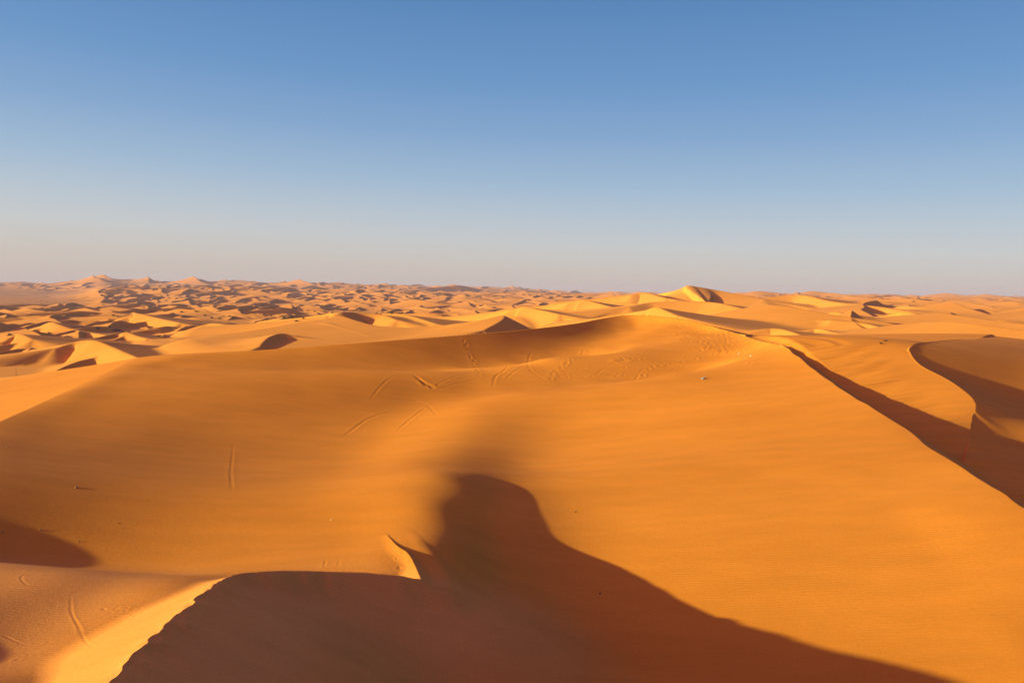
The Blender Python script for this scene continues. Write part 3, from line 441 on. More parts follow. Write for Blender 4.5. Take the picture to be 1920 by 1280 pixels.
NODES = """
-66.0,106.5,-15.217 -66.0,114.0,-14.391 -66.0,121.5,-13.391 -66.0,129.0,-12.425 -66.0,136.5,-11.391 -58.5,-6.0,-13.004 -58.5,69.0,-14.888 -58.5,76.5,-15.071 -58.5,84.0,-15.267 -58.5,91.5,-15.207
-58.5,99.0,-14.677 -58.5,106.5,-13.730 -58.5,114.0,-12.993 -58.5,121.5,-12.539 -58.5,129.0,-11.663 -58.5,136.5,-10.983 -51.0,-6.0,-12.312 -51.0,1.5,-13.008 -51.0,39.0,-13.826 -51.0,46.5,-14.079
-51.0,54.0,-14.469 -51.0,61.5,-14.657 -51.0,69.0,-14.847 -51.0,76.5,-15.356 -51.0,84.0,-15.937 -51.0,91.5,-15.932 -51.0,99.0,-15.312 -51.0,106.5,-14.234 -51.0,114.0,-13.239 -51.0,121.5,-12.715
-51.0,129.0,-11.762 -51.0,136.5,-10.516 -43.5,-6.0,-11.462 -43.5,1.5,-12.377 -43.5,24.0,-13.644 -43.5,31.5,-13.744 -43.5,39.0,-13.967 -43.5,46.5,-14.529 -43.5,54.0,-14.919 -43.5,61.5,-14.644
-43.5,69.0,-15.372 -43.5,76.5,-16.256 -43.5,84.0,-16.726 -43.5,91.5,-16.638 -43.5,99.0,-15.983 -43.5,106.5,-14.676 -43.5,114.0,-13.444 -43.5,121.5,-12.906 -43.5,129.0,-12.332 -43.5,136.5,-10.334
-36.0,-6.0,-10.375 -36.0,1.5,-11.488 -36.0,9.0,-12.576 -36.0,16.5,-13.080 -36.0,24.0,-13.201 -36.0,31.5,-13.738 -36.0,39.0,-14.426 -36.0,46.5,-15.891 -36.0,54.0,-16.545 -36.0,61.5,-15.796
-36.0,69.0,-16.229 -36.0,76.5,-17.071 -36.0,84.0,-17.538 -36.0,91.5,-17.448 -36.0,99.0,-16.672 -36.0,106.5,-15.355 -36.0,114.0,-13.845 -36.0,121.5,-12.934 -36.0,129.0,-12.912 -36.0,136.5,-10.726
-36.0,144.0,-7.418 -28.5,-6.0,-8.975 -28.5,1.5,-10.165 -28.5,9.0,-11.417 -28.5,16.5,-12.038 -28.5,24.0,-12.604 -28.5,31.5,-13.932 -28.5,39.0,-14.911 -28.5,46.5,-16.591 -28.5,54.0,-17.865
-28.5,61.5,-16.832 -28.5,69.0,-16.880 -28.5,76.5,-17.676 -28.5,84.0,-18.148 -28.5,91.5,-18.062 -28.5,99.0,-17.303 -28.5,106.5,-16.119 -28.5,114.0,-14.484 -28.5,121.5,-13.031 -28.5,129.0,-13.210
-28.5,136.5,-11.689 -28.5,144.0,-7.634 -21.0,-6.0,-7.333 -21.0,1.5,-8.519 -21.0,9.0,-10.004 -21.0,16.5,-11.279 -21.0,24.0,-12.669 -21.0,31.5,-15.340 -21.0,39.0,-15.530 -21.0,46.5,-17.113
-21.0,54.0,-18.192 -21.0,61.5,-17.305 -21.0,69.0,-17.167 -21.0,76.5,-17.875 -21.0,84.0,-18.349 -21.0,91.5,-18.414 -21.0,99.0,-17.762 -21.0,106.5,-16.725 -21.0,114.0,-15.257 -21.0,121.5,-13.334
-21.0,129.0,-13.282 -21.0,136.5,-12.845 -21.0,144.0,-8.825 -13.5,-6.0,-5.651 -13.5,1.5,-6.777 -13.5,9.0,-8.920 -13.5,16.5,-11.272 -13.5,24.0,-13.710 -13.5,31.5,-15.662 -13.5,39.0,-16.091
-13.5,46.5,-17.041 -13.5,54.0,-17.827 -13.5,61.5,-17.247 -13.5,69.0,-16.782 -13.5,76.5,-17.459 -13.5,84.0,-17.879 -13.5,91.5,-17.964 -13.5,99.0,-17.564 -13.5,106.5,-16.841 -13.5,114.0,-16.031
-13.5,121.5,-14.073 -13.5,129.0,-13.212 -13.5,136.5,-13.677 -13.5,144.0,-10.741 -13.5,151.5,-5.710 -6.0,-6.0,-4.298 -6.0,1.5,-4.970 -6.0,9.0,-7.670 -6.0,16.5,-11.634 -6.0,24.0,-15.868
-6.0,31.5,-19.868 -6.0,39.0,-21.164 -6.0,46.5,-17.615 -6.0,54.0,-16.990 -6.0,61.5,-16.762 -6.0,69.0,-16.083 -6.0,76.5,-17.012 -6.0,84.0,-17.284 -6.0,91.5,-17.192 -6.0,99.0,-16.709
-6.0,106.5,-15.805 -6.0,114.0,-15.694 -6.0,121.5,-14.858 -6.0,129.0,-13.131 -6.0,136.5,-13.314 -6.0,144.0,-12.513 -6.0,151.5,-7.837 -6.0,159.0,-3.604 1.5,-6.0,-3.922 1.5,1.5,-4.281
1.5,9.0,-7.233 1.5,16.5,-12.239 1.5,24.0,-17.137 1.5,31.5,-21.113 1.5,39.0,-22.739 1.5,46.5,-21.984 1.5,54.0,-20.869 1.5,61.5,-19.660 1.5,69.0,-17.959 1.5,76.5,-17.676
1.5,84.0,-18.047 1.5,91.5,-17.578 1.5,99.0,-16.804 1.5,106.5,-15.428 1.5,114.0,-14.669 1.5,121.5,-14.929 1.5,129.0,-13.018 1.5,136.5,-12.837 1.5,144.0,-13.303 1.5,151.5,-10.304
1.5,159.0,-5.932 9.0,-6.0,-4.823 9.0,1.5,-6.009 9.0,9.0,-9.079 9.0,16.5,-13.637 9.0,24.0,-18.121 9.0,31.5,-21.586 9.0,39.0,-22.484 9.0,46.5,-22.551 9.0,54.0,-19.951
9.0,61.5,-19.186 9.0,69.0,-17.933 9.0,76.5,-17.316 9.0,84.0,-17.591 9.0,91.5,-17.255 9.0,99.0,-16.569 9.0,106.5,-15.181 9.0,114.0,-14.015 9.0,121.5,-14.680 9.0,129.0,-13.278
9.0,136.5,-11.251 9.0,144.0,-12.622 9.0,151.5,-11.784 9.0,159.0,-8.563 9.0,166.5,-4.994 16.5,-6.0,-6.535 16.5,1.5,-8.346 16.5,9.0,-11.334 16.5,16.5,-15.168 16.5,24.0,-18.936
16.5,31.5,-21.780 16.5,39.0,-22.980 16.5,46.5,-22.320 16.5,54.0,-19.742 16.5,61.5,-18.480 16.5,69.0,-17.667 16.5,76.5,-16.626 16.5,84.0,-16.800 16.5,91.5,-16.419 16.5,99.0,-15.694
16.5,106.5,-14.651 16.5,114.0,-13.354 16.5,121.5,-13.741 16.5,129.0,-13.479 16.5,136.5,-11.094 16.5,144.0,-11.755 16.5,151.5,-11.426 16.5,159.0,-10.088 16.5,166.5,-7.473 16.5,174.0,-4.013
24.0,-6.0,-8.360 24.0,1.5,-10.471 24.0,9.0,-13.238 24.0,16.5,-16.419 24.0,24.0,-19.517 24.0,31.5,-21.943 24.0,39.0,-23.136 24.0,46.5,-22.072 24.0,54.0,-19.396 24.0,61.5,-17.807
24.0,69.0,-17.241 24.0,76.5,-16.111 24.0,84.0,-15.929 24.0,91.5,-15.515 24.0,99.0,-14.799 24.0,106.5,-13.926 24.0,114.0,-12.832 24.0,121.5,-12.530 24.0,129.0,-13.540 24.0,136.5,-11.212
24.0,144.0,-10.200 24.0,151.5,-10.077 24.0,159.0,-9.350 24.0,166.5,-8.406 24.0,174.0,-5.664 24.0,181.5,-0.581 31.5,-6.0,-9.897 31.5,1.5,-12.060 31.5,9.0,-14.557 31.5,16.5,-17.177
31.5,24.0,-19.656 31.5,31.5,-21.585 31.5,39.0,-22.424 31.5,46.5,-21.557 31.5,54.0,-19.016 31.5,61.5,-17.227 31.5,69.0,-16.642 31.5,76.5,-15.607 31.5,84.0,-15.163 31.5,91.5,-14.692
31.5,99.0,-13.985 31.5,106.5,-13.159 31.5,114.0,-12.391 31.5,121.5,-11.477 31.5,129.0,-13.065 31.5,136.5,-11.299 31.5,144.0,-9.683 31.5,151.5,-8.948 31.5,159.0,-8.543 31.5,166.5,-7.026
31.5,174.0,-4.087 39.0,-6.0,-10.976 39.0,1.5,-12.980 39.0,9.0,-15.158 39.0,16.5,-17.337 39.0,24.0,-19.292 39.0,31.5,-20.714 39.0,39.0,-21.259 39.0,46.5,-20.680 39.0,54.0,-18.465
39.0,61.5,-16.606 39.0,69.0,-16.000 39.0,76.5,-15.096 39.0,84.0,-14.434 39.0,91.5,-13.840 39.0,99.0,-13.128 39.0,106.5,-12.348 39.0,114.0,-11.599 39.0,121.5,-10.596 39.0,129.0,-10.097
39.0,136.5,-10.449 39.0,144.0,-9.177 39.0,151.5,-8.203 39.0,159.0,-7.822 39.0,166.5,-5.362 39.0,174.0,-1.029 46.5,-6.0,-11.595 46.5,1.5,-13.372 46.5,9.0,-15.232 46.5,16.5,-17.016
46.5,24.0,-18.513 46.5,31.5,-19.480 46.5,46.5,-18.794 46.5,54.0,-17.549 46.5,61.5,-16.408 46.5,69.0,-15.556 46.5,76.5,-14.939 46.5,84.0,-14.133 46.5,91.5,-13.110 46.5,99.0,-12.212
46.5,106.5,-11.427 46.5,114.0,-10.520 46.5,121.5,-9.209 46.5,129.0,-7.691 46.5,136.5,-6.923 46.5,144.0,-6.767 46.5,151.5,-5.803 46.5,159.0,-4.051 -14.7,45.1,-16.713 -14.7,49.1,-17.448
-14.7,57.1,-17.850 -14.7,65.1,-16.954 -14.7,73.1,-17.267 -14.7,81.1,-17.931 -14.7,85.1,-18.101 -14.7,89.1,-18.155 -14.7,93.1,-18.119 -14.7,97.1,-17.888 -10.7,45.1,-17.415 -10.7,49.1,-17.166
-10.7,53.1,-17.530 -10.7,57.1,-17.676 -10.7,61.1,-17.129 -10.7,65.1,-16.591 -10.7,69.1,-16.434 -10.7,73.1,-16.837 -10.7,77.1,-17.110 -10.7,81.1,-17.469 -10.7,85.1,-17.525 -10.7,89.1,-17.637
-10.7,93.1,-17.572 -10.7,97.1,-17.432 -6.7,45.1,-18.281 -6.7,49.1,-17.034 -6.7,57.1,-17.316 -6.7,65.1,-16.430 -6.7,73.1,-16.579 -6.7,81.1,-17.273 -6.7,89.1,-17.282 -6.7,93.1,-17.202
-6.7,97.1,-16.953 -2.7,45.1,-20.026 -2.7,49.1,-18.417 -2.7,53.1,-17.829 -2.7,57.1,-18.056 -2.7,61.1,-18.013 -2.7,65.1,-17.162 -2.7,69.1,-16.844 -2.7,73.1,-16.867 -2.7,77.1,-17.458
-2.7,81.1,-17.663 -2.7,85.1,-17.585 -2.7,89.1,-17.428 -2.7,93.1,-17.220 -2.7,97.1,-16.868 1.3,49.1,-21.319 1.3,57.1,-20.299 1.3,65.1,-18.718 1.3,73.1,-17.374 1.3,81.1,-18.080
1.3,89.1,-17.744 1.3,93.1,-17.435 1.3,97.1,-17.042 5.3,45.1,-22.712 5.3,49.1,-22.087 5.3,53.1,-20.934 5.3,57.1,-19.744 5.3,61.1,-19.551 5.3,65.1,-18.954 5.3,69.1,-18.030
5.3,73.1,-17.371 5.3,77.1,-17.713 5.3,81.1,-17.866 5.3,85.1,-17.949 5.3,89.1,-17.742 5.3,93.1,-17.406 5.3,97.1,-17.050 9.3,49.1,-21.891 9.3,57.1,-19.461 9.3,65.1,-18.763
9.3,73.1,-17.166 9.3,81.1,-17.506 9.3,89.1,-17.434 9.3,93.1,-17.113 9.3,97.1,-16.715 13.3,45.1,-22.713 13.3,49.1,-21.881 13.3,53.1,-20.156 13.3,57.1,-19.124 13.3,61.1,-18.811
13.3,65.1,-18.487 13.3,69.1,-17.753 13.3,73.1,-17.005 13.3,77.1,-16.895 13.3,81.1,-17.067 13.3,85.1,-17.144 13.3,89.1,-16.985 13.3,93.1,-16.678 13.3,97.1,-16.292 17.3,45.1,-22.684
17.3,49.1,-21.515 17.3,57.1,-18.863 17.3,65.1,-18.190 17.3,73.1,-16.862 17.3,81.1,-16.622 17.3,89.1,-16.496 17.3,93.1,-16.188 17.3,97.1,-15.814 -22.9,139.7,-11.069 -18.9,134.6,-13.541
-16.7,131.9,-13.669 -19.0,141.5,-10.886 -17.2,139.2,-12.455 -15.0,136.4,-13.587 -12.8,133.7,-13.746 -15.0,143.4,-10.704 -13.2,141.0,-12.435 -11.0,138.3,-13.559 -8.8,135.6,-13.433 -11.1,145.2,-10.628
-9.2,142.9,-12.412 -7.1,140.1,-13.659 -7.4,147.0,-10.493 -3.4,141.9,-13.539 -1.2,139.2,-13.685 -4.2,148.7,-10.298 -2.4,146.3,-12.153 -0.2,143.6,-13.232 2.0,140.9,-12.759 -1.6,150.2,-10.143
0.2,147.8,-11.967 4.6,142.4,-13.037 2.4,149.2,-11.731 4.6,146.5,-12.931 6.8,143.8,-12.998 2.4,152.9,-9.745 4.3,150.5,-11.493 6.5,147.8,-12.681 4.2,154.2,-9.535 6.1,151.9,-11.169
8.3,149.2,-12.506 10.4,146.4,-12.843 6.1,155.7,-9.298 7.9,153.3,-10.904 12.3,147.9,-12.600 8.0,157.2,-9.115 9.9,154.9,-10.592 12.0,152.1,-11.735 14.2,149.4,-12.385 11.7,156.5,-10.279
13.9,153.8,-11.182 11.7,160.5,-8.694 13.6,158.1,-10.017 15.7,155.4,-10.808 17.9,152.7,-10.954 13.5,162.1,-8.500 17.5,157.0,-10.346 19.7,154.3,-10.704 15.2,163.7,-8.300 17.0,161.3,-9.484
19.2,158.6,-10.015 21.4,155.9,-10.151 18.7,162.9,-9.237 20.8,160.1,-9.569 23.0,157.4,-9.734 18.4,166.8,-7.860 20.3,164.4,-8.960 22.4,161.7,-9.323 19.9,168.3,-7.524 21.8,165.9,-8.734
24.0,163.2,-8.775 26.1,160.5,-8.712 21.4,169.6,-7.309 25.4,164.5,-8.629 27.6,161.8,-8.381 22.7,170.7,-7.052 24.5,168.3,-8.005 26.7,165.6,-8.073 28.9,162.9,-7.892 24.8,171.8,-6.715
26.7,169.5,-7.769 28.8,166.8,-7.704 31.0,164.0,-7.561 26.6,172.3,-6.761 28.5,170.0,-7.062 32.8,164.5,-7.183 -49.0,66.3,-14.719 -45.5,66.7,-14.838 -42.0,67.0,-15.279 -50.5,72.4,-15.077
-47.0,72.8,-15.436 -43.5,73.1,-15.898 -52.1,78.7,-15.403 -48.6,79.1,-15.908 -45.1,79.4,-16.326 -53.5,84.6,-15.694 -46.5,85.3,-16.453 -54.6,89.3,-15.635 -51.1,89.7,-16.021 -47.6,90.0,-16.329
-55.3,92.4,-15.497 -48.3,93.1,-16.087 -55.6,94.2,-15.370 -52.1,94.6,-15.721 -48.6,94.9,-15.967 -55.8,97.3,-15.042 -52.3,97.7,-15.381 -48.8,98.0,-15.637 -56.0,99.2,-14.795 -52.5,99.5,-15.116
-49.0,99.9,-15.349 -56.1,100.9,-14.546 -52.6,101.3,-14.844 -49.1,101.6,-15.065 -56.2,102.9,-14.281 -52.7,103.2,-14.553 -49.2,103.6,-14.733 -56.4,105.3,-14.089 -52.9,105.7,-14.266 -49.4,106.0,-14.366
-56.7,108.4,-13.682 -53.2,108.8,-13.849 -49.7,109.1,-13.936 -57.1,112.1,-13.340 -53.6,112.5,-13.404 -50.1,112.8,-13.406 -57.5,115.9,-12.901 -54.0,116.2,-12.989 -50.5,116.6,-13.100 -57.8,119.3,-12.733
-54.3,119.7,-12.768 -50.8,120.0,-12.814 -54.6,122.6,-12.591 -58.4,125.0,-12.174 -54.9,125.3,-12.426 -51.4,125.7,-12.448 -55.2,128.0,-11.652 -55.5,130.7,-11.299 -52.0,131.0,-11.225 -29.3,125.9,-13.013
-29.3,130.9,-13.142 -29.3,140.9,-9.224 -29.3,145.9,-6.621 -24.3,125.9,-12.973 -24.3,130.9,-13.384 -24.3,135.9,-12.579 -24.3,140.9,-10.054 -24.3,145.9,-7.057 -19.3,125.9,-12.979 -19.3,130.9,-13.544
-19.3,145.9,-7.987 -19.3,150.9,-5.075 -14.3,125.9,-13.056 -14.3,130.9,-13.496 -14.3,145.9,-9.247 -9.3,125.9,-13.289 -9.3,130.9,-13.272 -9.3,140.9,-13.206 -9.3,145.9,-10.683 -9.3,150.9,-7.243
-9.3,155.9,-4.299 -4.3,125.9,-13.635 -4.3,130.9,-12.972 -4.3,135.9,-13.120 -4.3,145.9,-11.933 -4.3,150.9,-8.788 -4.3,155.9,-5.610 0.7,125.9,-13.883 0.7,130.9,-12.484 0.7,145.9,-12.867
0.7,155.9,-7.382 0.7,160.9,-4.743 5.7,125.9,-14.012 5.7,130.9,-12.595 5.7,135.9,-11.439 5.7,140.9,-12.395 5.7,160.9,-6.465 5.7,165.9,-4.190 10.7,125.9,-14.156 10.7,130.9,-12.634
10.7,135.9,-11.246 10.7,140.9,-11.806 10.7,150.9,-12.041 10.7,165.9,-5.817 10.7,170.9,-3.642 15.7,125.9,-14.218 15.7,130.9,-12.779 15.7,140.9,-11.063 15.7,145.9,-12.294 15.7,170.9,-5.073
15.7,175.9,-2.986 20.7,125.9,-14.112 20.7,130.9,-12.951 20.7,135.9,-11.268 20.7,140.9,-10.533 20.7,145.9,-10.413 20.7,150.9,-10.897 20.7,175.9,-4.233 25.7,125.9,-13.645 25.7,130.9,-13.012
25.7,135.9,-11.478 25.7,140.9,-10.323 25.7,145.9,-9.909 25.7,150.9,-9.865 25.7,155.9,-9.700 25.7,175.9,-4.498 30.7,125.9,-12.001 30.7,130.9,-12.797 30.7,140.9,-10.208 30.7,145.9,-9.569
30.7,155.9,-9.154 30.7,160.9,-8.266 30.7,170.9,-6.594 30.7,175.9,-2.800 35.7,125.9,-10.862 35.7,130.9,-11.236 35.7,135.9,-11.211 35.7,140.9,-9.921 35.7,145.9,-9.213 35.7,150.9,-8.648
35.7,155.9,-8.388 35.7,160.9,-7.732 35.7,165.9,-6.660 35.7,170.9,-4.374 35.7,175.9,-1.066 -36.6,42.9,-14.909 -36.6,48.1,-16.250 -36.6,50.7,-16.664 -34.0,40.3,-14.703 -34.0,42.9,-15.069
-34.0,45.5,-15.741 -34.0,48.1,-16.816 -34.0,50.7,-17.441 -34.0,53.3,-17.142 -31.4,40.3,-14.878 -31.4,42.9,-15.201 -31.4,45.5,-15.947 -31.4,48.1,-17.123 -31.4,50.7,-17.796 -31.4,53.3,-17.583
-28.8,42.9,-15.318 -28.8,48.1,-17.322 -28.8,50.7,-17.956 -26.2,40.3,-15.153 -26.2,42.9,-15.456 -26.2,45.5,-16.303 -26.2,48.1,-17.526 -26.2,50.7,-18.124 -26.2,53.3,-18.126 -23.6,40.3,-15.218
-23.6,42.9,-15.619 -23.6,45.5,-16.538 -23.6,48.1,-17.655 -23.6,50.7,-18.165 -23.6,53.3,-18.215 -21.0,42.9,-15.822 -21.0,48.1,-17.700 -21.0,50.7,-18.107 -18.4,40.3,-15.473 -18.4,42.9,-15.913
-18.4,45.5,-16.715 -18.4,48.1,-17.507 -18.4,50.7,-17.955 -18.4,53.3,-18.122 -15.8,40.3,-15.523 -15.8,42.9,-16.100 -15.8,50.7,-17.732 -15.8,53.3,-17.969 -13.2,42.9,-16.774 -13.2,48.1,-17.249
-13.2,50.7,-17.469 -32.0,14.0,-12.600 -34.1,17.6,-12.867 -36.2,21.2,-13.138 -38.3,24.8,-13.401 -40.0,28.0,-13.600 -41.3,30.8,-13.720 -42.4,33.3,-13.787 -43.3,35.7,-13.837 -44.5,40.3,-13.978
-44.8,42.6,-14.069 -45.1,44.8,-14.177 -45.5,47.0,-14.323 -46.0,49.2,-14.487 -46.6,51.4,-14.573 -47.2,53.7,-14.605 -48.0,56.0,-14.603 -48.9,58.1,-14.607 -49.8,60.1,-14.628 -52.0,66.0,-14.743
-53.4,71.2,-14.926 -55.0,77.6,-15.114 -56.5,84.0,-15.430 -57.6,89.0,-15.310 -58.6,93.9,-15.105 -58.8,97.0,-14.858 -59.1,100.6,-14.500 -59.2,102.6,-14.277 -59.4,105.0,-14.042 -59.7,108.1,-13.771
-60.1,111.8,-13.467 -60.5,115.6,-13.157 -60.8,119.0,-12.862 -61.2,122.1,-12.600 -61.6,125.2,-12.330 -61.9,127.9,-12.091 -62.0,130.0,-11.898 -61.9,132.1,-11.693 -60.3,133.0,-11.514 -58.4,133.4,-11.362
-55.8,133.6,-11.186 -53.0,133.7,-11.015 -50.4,134.0,-10.860 -48.4,134.3,-10.769 -46.7,134.7,-10.693 -44.7,135.2,-10.611 -42.0,136.0,-10.467 -38.4,137.1,-10.246 -34.0,138.6,-9.913 -10.2,148.8,-8.420
-2.9,152.9,-7.925 -0.3,154.6,-7.780 4.2,158.0,-7.456 8.9,162.0,-7.057 11.2,164.0,-6.890 13.3,166.0,-6.626 15.4,167.9,-6.399 17.3,169.9,-6.054 19.1,171.6,-5.777 20.8,173.0,-5.556
22.2,174.0,-5.385 27.3,174.7,-5.074 28.9,174.0,-5.141 32.2,172.0,-5.301 33.7,170.8,-5.431 35.1,169.4,-5.639 36.5,167.9,-5.792 38.9,163.9,-6.330 40.0,161.5,-6.651 41.0,158.9,-6.958
41.8,156.0,-7.293 42.5,152.7,-7.597 43.0,149.2,-7.909 43.5,145.5,-8.167 43.8,142.0,-8.402 44.0,138.8,-8.494 44.1,135.8,-8.475 44.2,132.8,-8.453 44.2,129.5,-8.637 44.1,125.8,-9.106
44.0,121.9,-9.713 43.9,117.9,-10.363 43.7,114.0,-10.951 43.6,110.3,-11.403 43.4,106.6,-11.826 43.2,103.0,-12.217 43.0,99.5,-12.596 42.7,95.9,-12.998 42.4,92.4,-13.380 42.2,89.0,-13.737
41.9,86.0,-14.053 41.7,83.4,-14.310 41.5,81.2,-14.512 41.4,79.1,-14.703 41.3,77.0,-14.906 41.2,74.8,-15.143 41.1,72.6,-15.394 41.1,70.5,-15.629 41.0,68.5,-15.847 40.9,66.8,-15.990
40.7,65.2,-16.097 40.6,63.7,-16.222 40.6,62.0,-16.440 40.7,60.1,-16.790 41.0,58.1,-17.219 41.2,56.1,-17.680 41.4,54.0,-18.155 41.6,51.9,-18.607 41.8,49.8,-19.055 41.9,47.6,-19.548
42.1,45.5,-19.991
"""

S = TPS([tuple(map(float, v.split(","))) for v in NODES.split()], 0.0)
cubic = Net(NODES, -75.0, -12.0, 140, 212, smooth=(-4, 36, 34, 76))
hs = cubic(nx, ny)
lc = catmull([(*p, s) for p, s in zip(loop, oslope)], 6)
k4 = (lc[:, 0] > 30) & (lc[:, 1] < 128)             # the long right crest wavers a little
lc[k4, 0] += 0.30 * vnoise(lc[k4, 1] * .13, lc[k4, 1] * 0, 33) + 0.16 * vnoise(lc[k4, 1] * .45, lc[k4, 1] * 0, 34)
lc[:, 2] = cubic(lc[:, 0], lc[:, 1])
d, lat, (zl, sl) = polydist(nx, ny, lc); d0 = d
ring = [tuple(q) for q in lc] + [(60, -5, 0), (0, -60, 0), (-70, -10, 0)]
ins = inside(nx, ny, ring)
# soft foot on the gentle outer flanks
hout = zl - sl * d * np.where(sl < 0.3, 1 - 0.3 * np.minimum(d / 80, 1), 1)


# foreground crest
Fp = [(-0.5, 2.0, -2.6), (-5, 10, -6.2)] + [P(*p) for p in [(120, 1345, 21.5), (200, 1280, 24.5), (250, 1230, 27), (300, 1180, 30), (350, 1137, 33), (400, 1095, 37), (430, 1080, 39.5), (460, 1073, 40.7), (530, 1069, 42.3), (600, 1070, 43.8), (680, 1073, 44.9), (740, 1078, 45.6), (790, 1086, 46.2)]]
fc = catmull(Fp, 12)
fc = np.c_[fc, np.r_[0, np.cumsum(np.hypot(np.diff(fc[:, 0]), np.diff(fc[:, 1])))]]
fi1 = ir(90)
fx, fy = nx[:fi1], ny[:fi1]
# a wavering edge along the crest
d, lat, (zf, tf) = polydist(fx, fy, fc)
wob = (0.16 * vnoise(fx * 1.1, fy * 1.1, 71) + 0.06 * vnoise(fx * 2.7, fy * 2.7, 72)).astype(F32) * (RR[:fi1, near_j0:near_j1] > 8) * np.exp(-d / 0.5).astype(F32)
d, lat, (zf, tf) = polydist(fx + wob, fy + wob * 0.3, fc)
right = lat < 0
flute = vnoise(tf * 1.3 + 0.35 * d, d * 0.12, 81) * smoothstep(0, .6, d) * (1 - smoothstep(1.5, 6, d)) * 0.10
flute = flute + vnoise(tf * 0.6 + 0.5 * d, d * 0.06, 82) * smoothstep(0, 2, d) * (1 - smoothstep(8, 16, d)) * 0.12
sh = (0.5 - 0.5 * lat).astype(F32)                 # 1 on the slip side, 0 on the windward side
hf = (zf - (0.38 + 0.13 * sh) * d + flute * sh).astype(F32)
# the slip face slumps into one smooth apron: even out the fold below the bend of the crest
def box(a, n, ax):
    c = np.cumsum(np.concatenate([np.repeat(np.take(a, [0], ax), n + 1, ax), a, np.repeat(np.take(a, [-1], ax), n, ax)], ax), axis=ax, dtype=np.float64)
    m_ = 2 * n + 1
    return (np.take(c, range(m_, c.shape[ax]), ax) - np.take(c, range(0, c.shape[ax] - m_), ax)) / m_
w0 = ir(14); blur = hf[w0:]
for _ in range(3): blur = box(box(blur, 28, 0), 28, 1)
wb = (smoothstep(.25, 2.0, d) * sh)[w0:]
hf[w0:] = hf[w0:] * (1 - wb) + blur * wb
sub = hs[:fi1]
hs[:fi1] = smax(sub, hf.astype(F32), F32(0.25) + F32(1.35) * sh)
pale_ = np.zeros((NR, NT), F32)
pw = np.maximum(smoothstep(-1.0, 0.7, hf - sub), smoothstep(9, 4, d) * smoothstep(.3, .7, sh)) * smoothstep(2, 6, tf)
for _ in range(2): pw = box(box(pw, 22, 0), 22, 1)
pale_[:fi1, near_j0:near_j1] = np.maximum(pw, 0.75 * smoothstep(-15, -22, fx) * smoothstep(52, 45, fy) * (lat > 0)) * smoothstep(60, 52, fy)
fore_ = np.zeros((NR, NT), bool); fore_[:fi1, near_j0:near_j1] = ((hf > sub - 0.3) | ((sh > .5) & (d < 7) & (tf < fc[-1, 3] - .01))) & (tf > 3)

# the small sharp fin of sand where the foreground crest meets the shoulder
def on_fit(px, py, lift):
    for D_ in np.arange(44, 66, .1):
        p_ = P(px, py, D_)
        if float(cubic(np.array([p_[0]], F32), np.array([p_[1]], F32))[0]) + lift > p_[2]: return p_
    return P(px, py, 50)
fin = catmull([on_fit(726, 1003, .02), on_fit(745, 1022, .16), on_fit(765, 1036, .28), on_fit(778, 1058, .34), P(790, 1086, 46.2)], 12)
fin = np.c_[fin, np.r_[0, np.cumsum(np.hypot(np.diff(fin[:, 0]), np.diff(fin[:, 1])))]]
d, lat, (zn, tn) = polydist(fx, fy, fin)
past = (tn > fin[-1, 3] - 1e-3)
hfin = zn - (0.32 + 0.28 * (0.5 + 0.5 * lat) + np.where(past, 0.8 * (1 - np.abs(lat)), 0)) * d - 0.5 * np.maximum(d - 2, 0)
hs[:fi1] = smax(hs[:fi1], hfin.astype(F32), (F32(0.12) + F32(1.3) * np.where(past, 0.7, 0.5 + 0.5 * lat) * smoothstep(.3, 2, d)).astype(F32))
wm = np.where(ins, 1.0, 0.0)
over = np.maximum(nh - hout, 0) * smoothstep(0, 3.5, d0)
outer = np.where(nh > hout, hout + over, smax(nh, hout.astype(F32), F32(0.8))).astype(F32)
# keep the steep right flank from swallowing the valley floor
nh[:] = np.where(ins, hs, outer)

Z = H
great_ = np.zeros((NR, NT), bool); great_[:ni1, near_j0:near_j1] = ins | ((d0 < 22) & (hout > nh - 0.05) & (nx < 43))
cres_ = np.zeros((NR, NT), bool); cres_[:ni1, near_j0:near_j1] = (wv > 0.5) & ~great_[:ni1, near_j0:near_j1]
# ------------------------------------------------------------------ wind ripples and small unevenness, real relief
Z += (0.012 * fbm(X / 7, Y / 7, 51, 2) * (1 - smoothstep(300, 600, RR))).astype(F32)

def hit(px, py):
    """first ground point met by the sight line of a photo pixel"""
    r = ray(px, py); t = math.atan2(r.x, r.y); j = min(max(it(t), 0), NT - 1)
    k = r.z / math.hypot(r.x, r.y)
    c = Z[:, j] - k * R
    i = int(np.argmax((c > 0) & (R > 4)))
    rr_ = R[i]
    return (float(rr_ * math.sin(t)), float(rr_ * math.cos(t)))

def ground(x, y):
    r = math.hypot(x, y); t = math.atan2(x, y)
    i = min(max(int(np.searchsorted(R, r)), 1), NR - 1); j = min(max(int(np.searchsorted(T, t)), 1), NT - 1)
    fr = (r - R[i - 1]) / (R[i] - R[i - 1]); ft = (t - T[j - 1]) / (T[j] - T[j - 1])
    return float((Z[i - 1, j - 1] * (1 - ft) + Z[i - 1, j] * ft) * (1 - fr) + (Z[i, j - 1] * (1 - ft) + Z[i, j] * ft) * fr)

Z0 = Z.copy()
# ------------------------------------------------------------------ tyre tracks, footprints and wind marks, pressed into the sand
def window(c, pad):
    rr = np.hypot(c[:, 0], c[:, 1]); tt = np.arctan2(c[:, 0], c[:, 1])
    dt = pad / max(rr.min(), 3)
    return slice(ir(max(rr.min() - pad, 1)), ir(rr.max() + pad) + 1), slice(it(tt.min() - dt), it(tt.max() + dt) + 1)

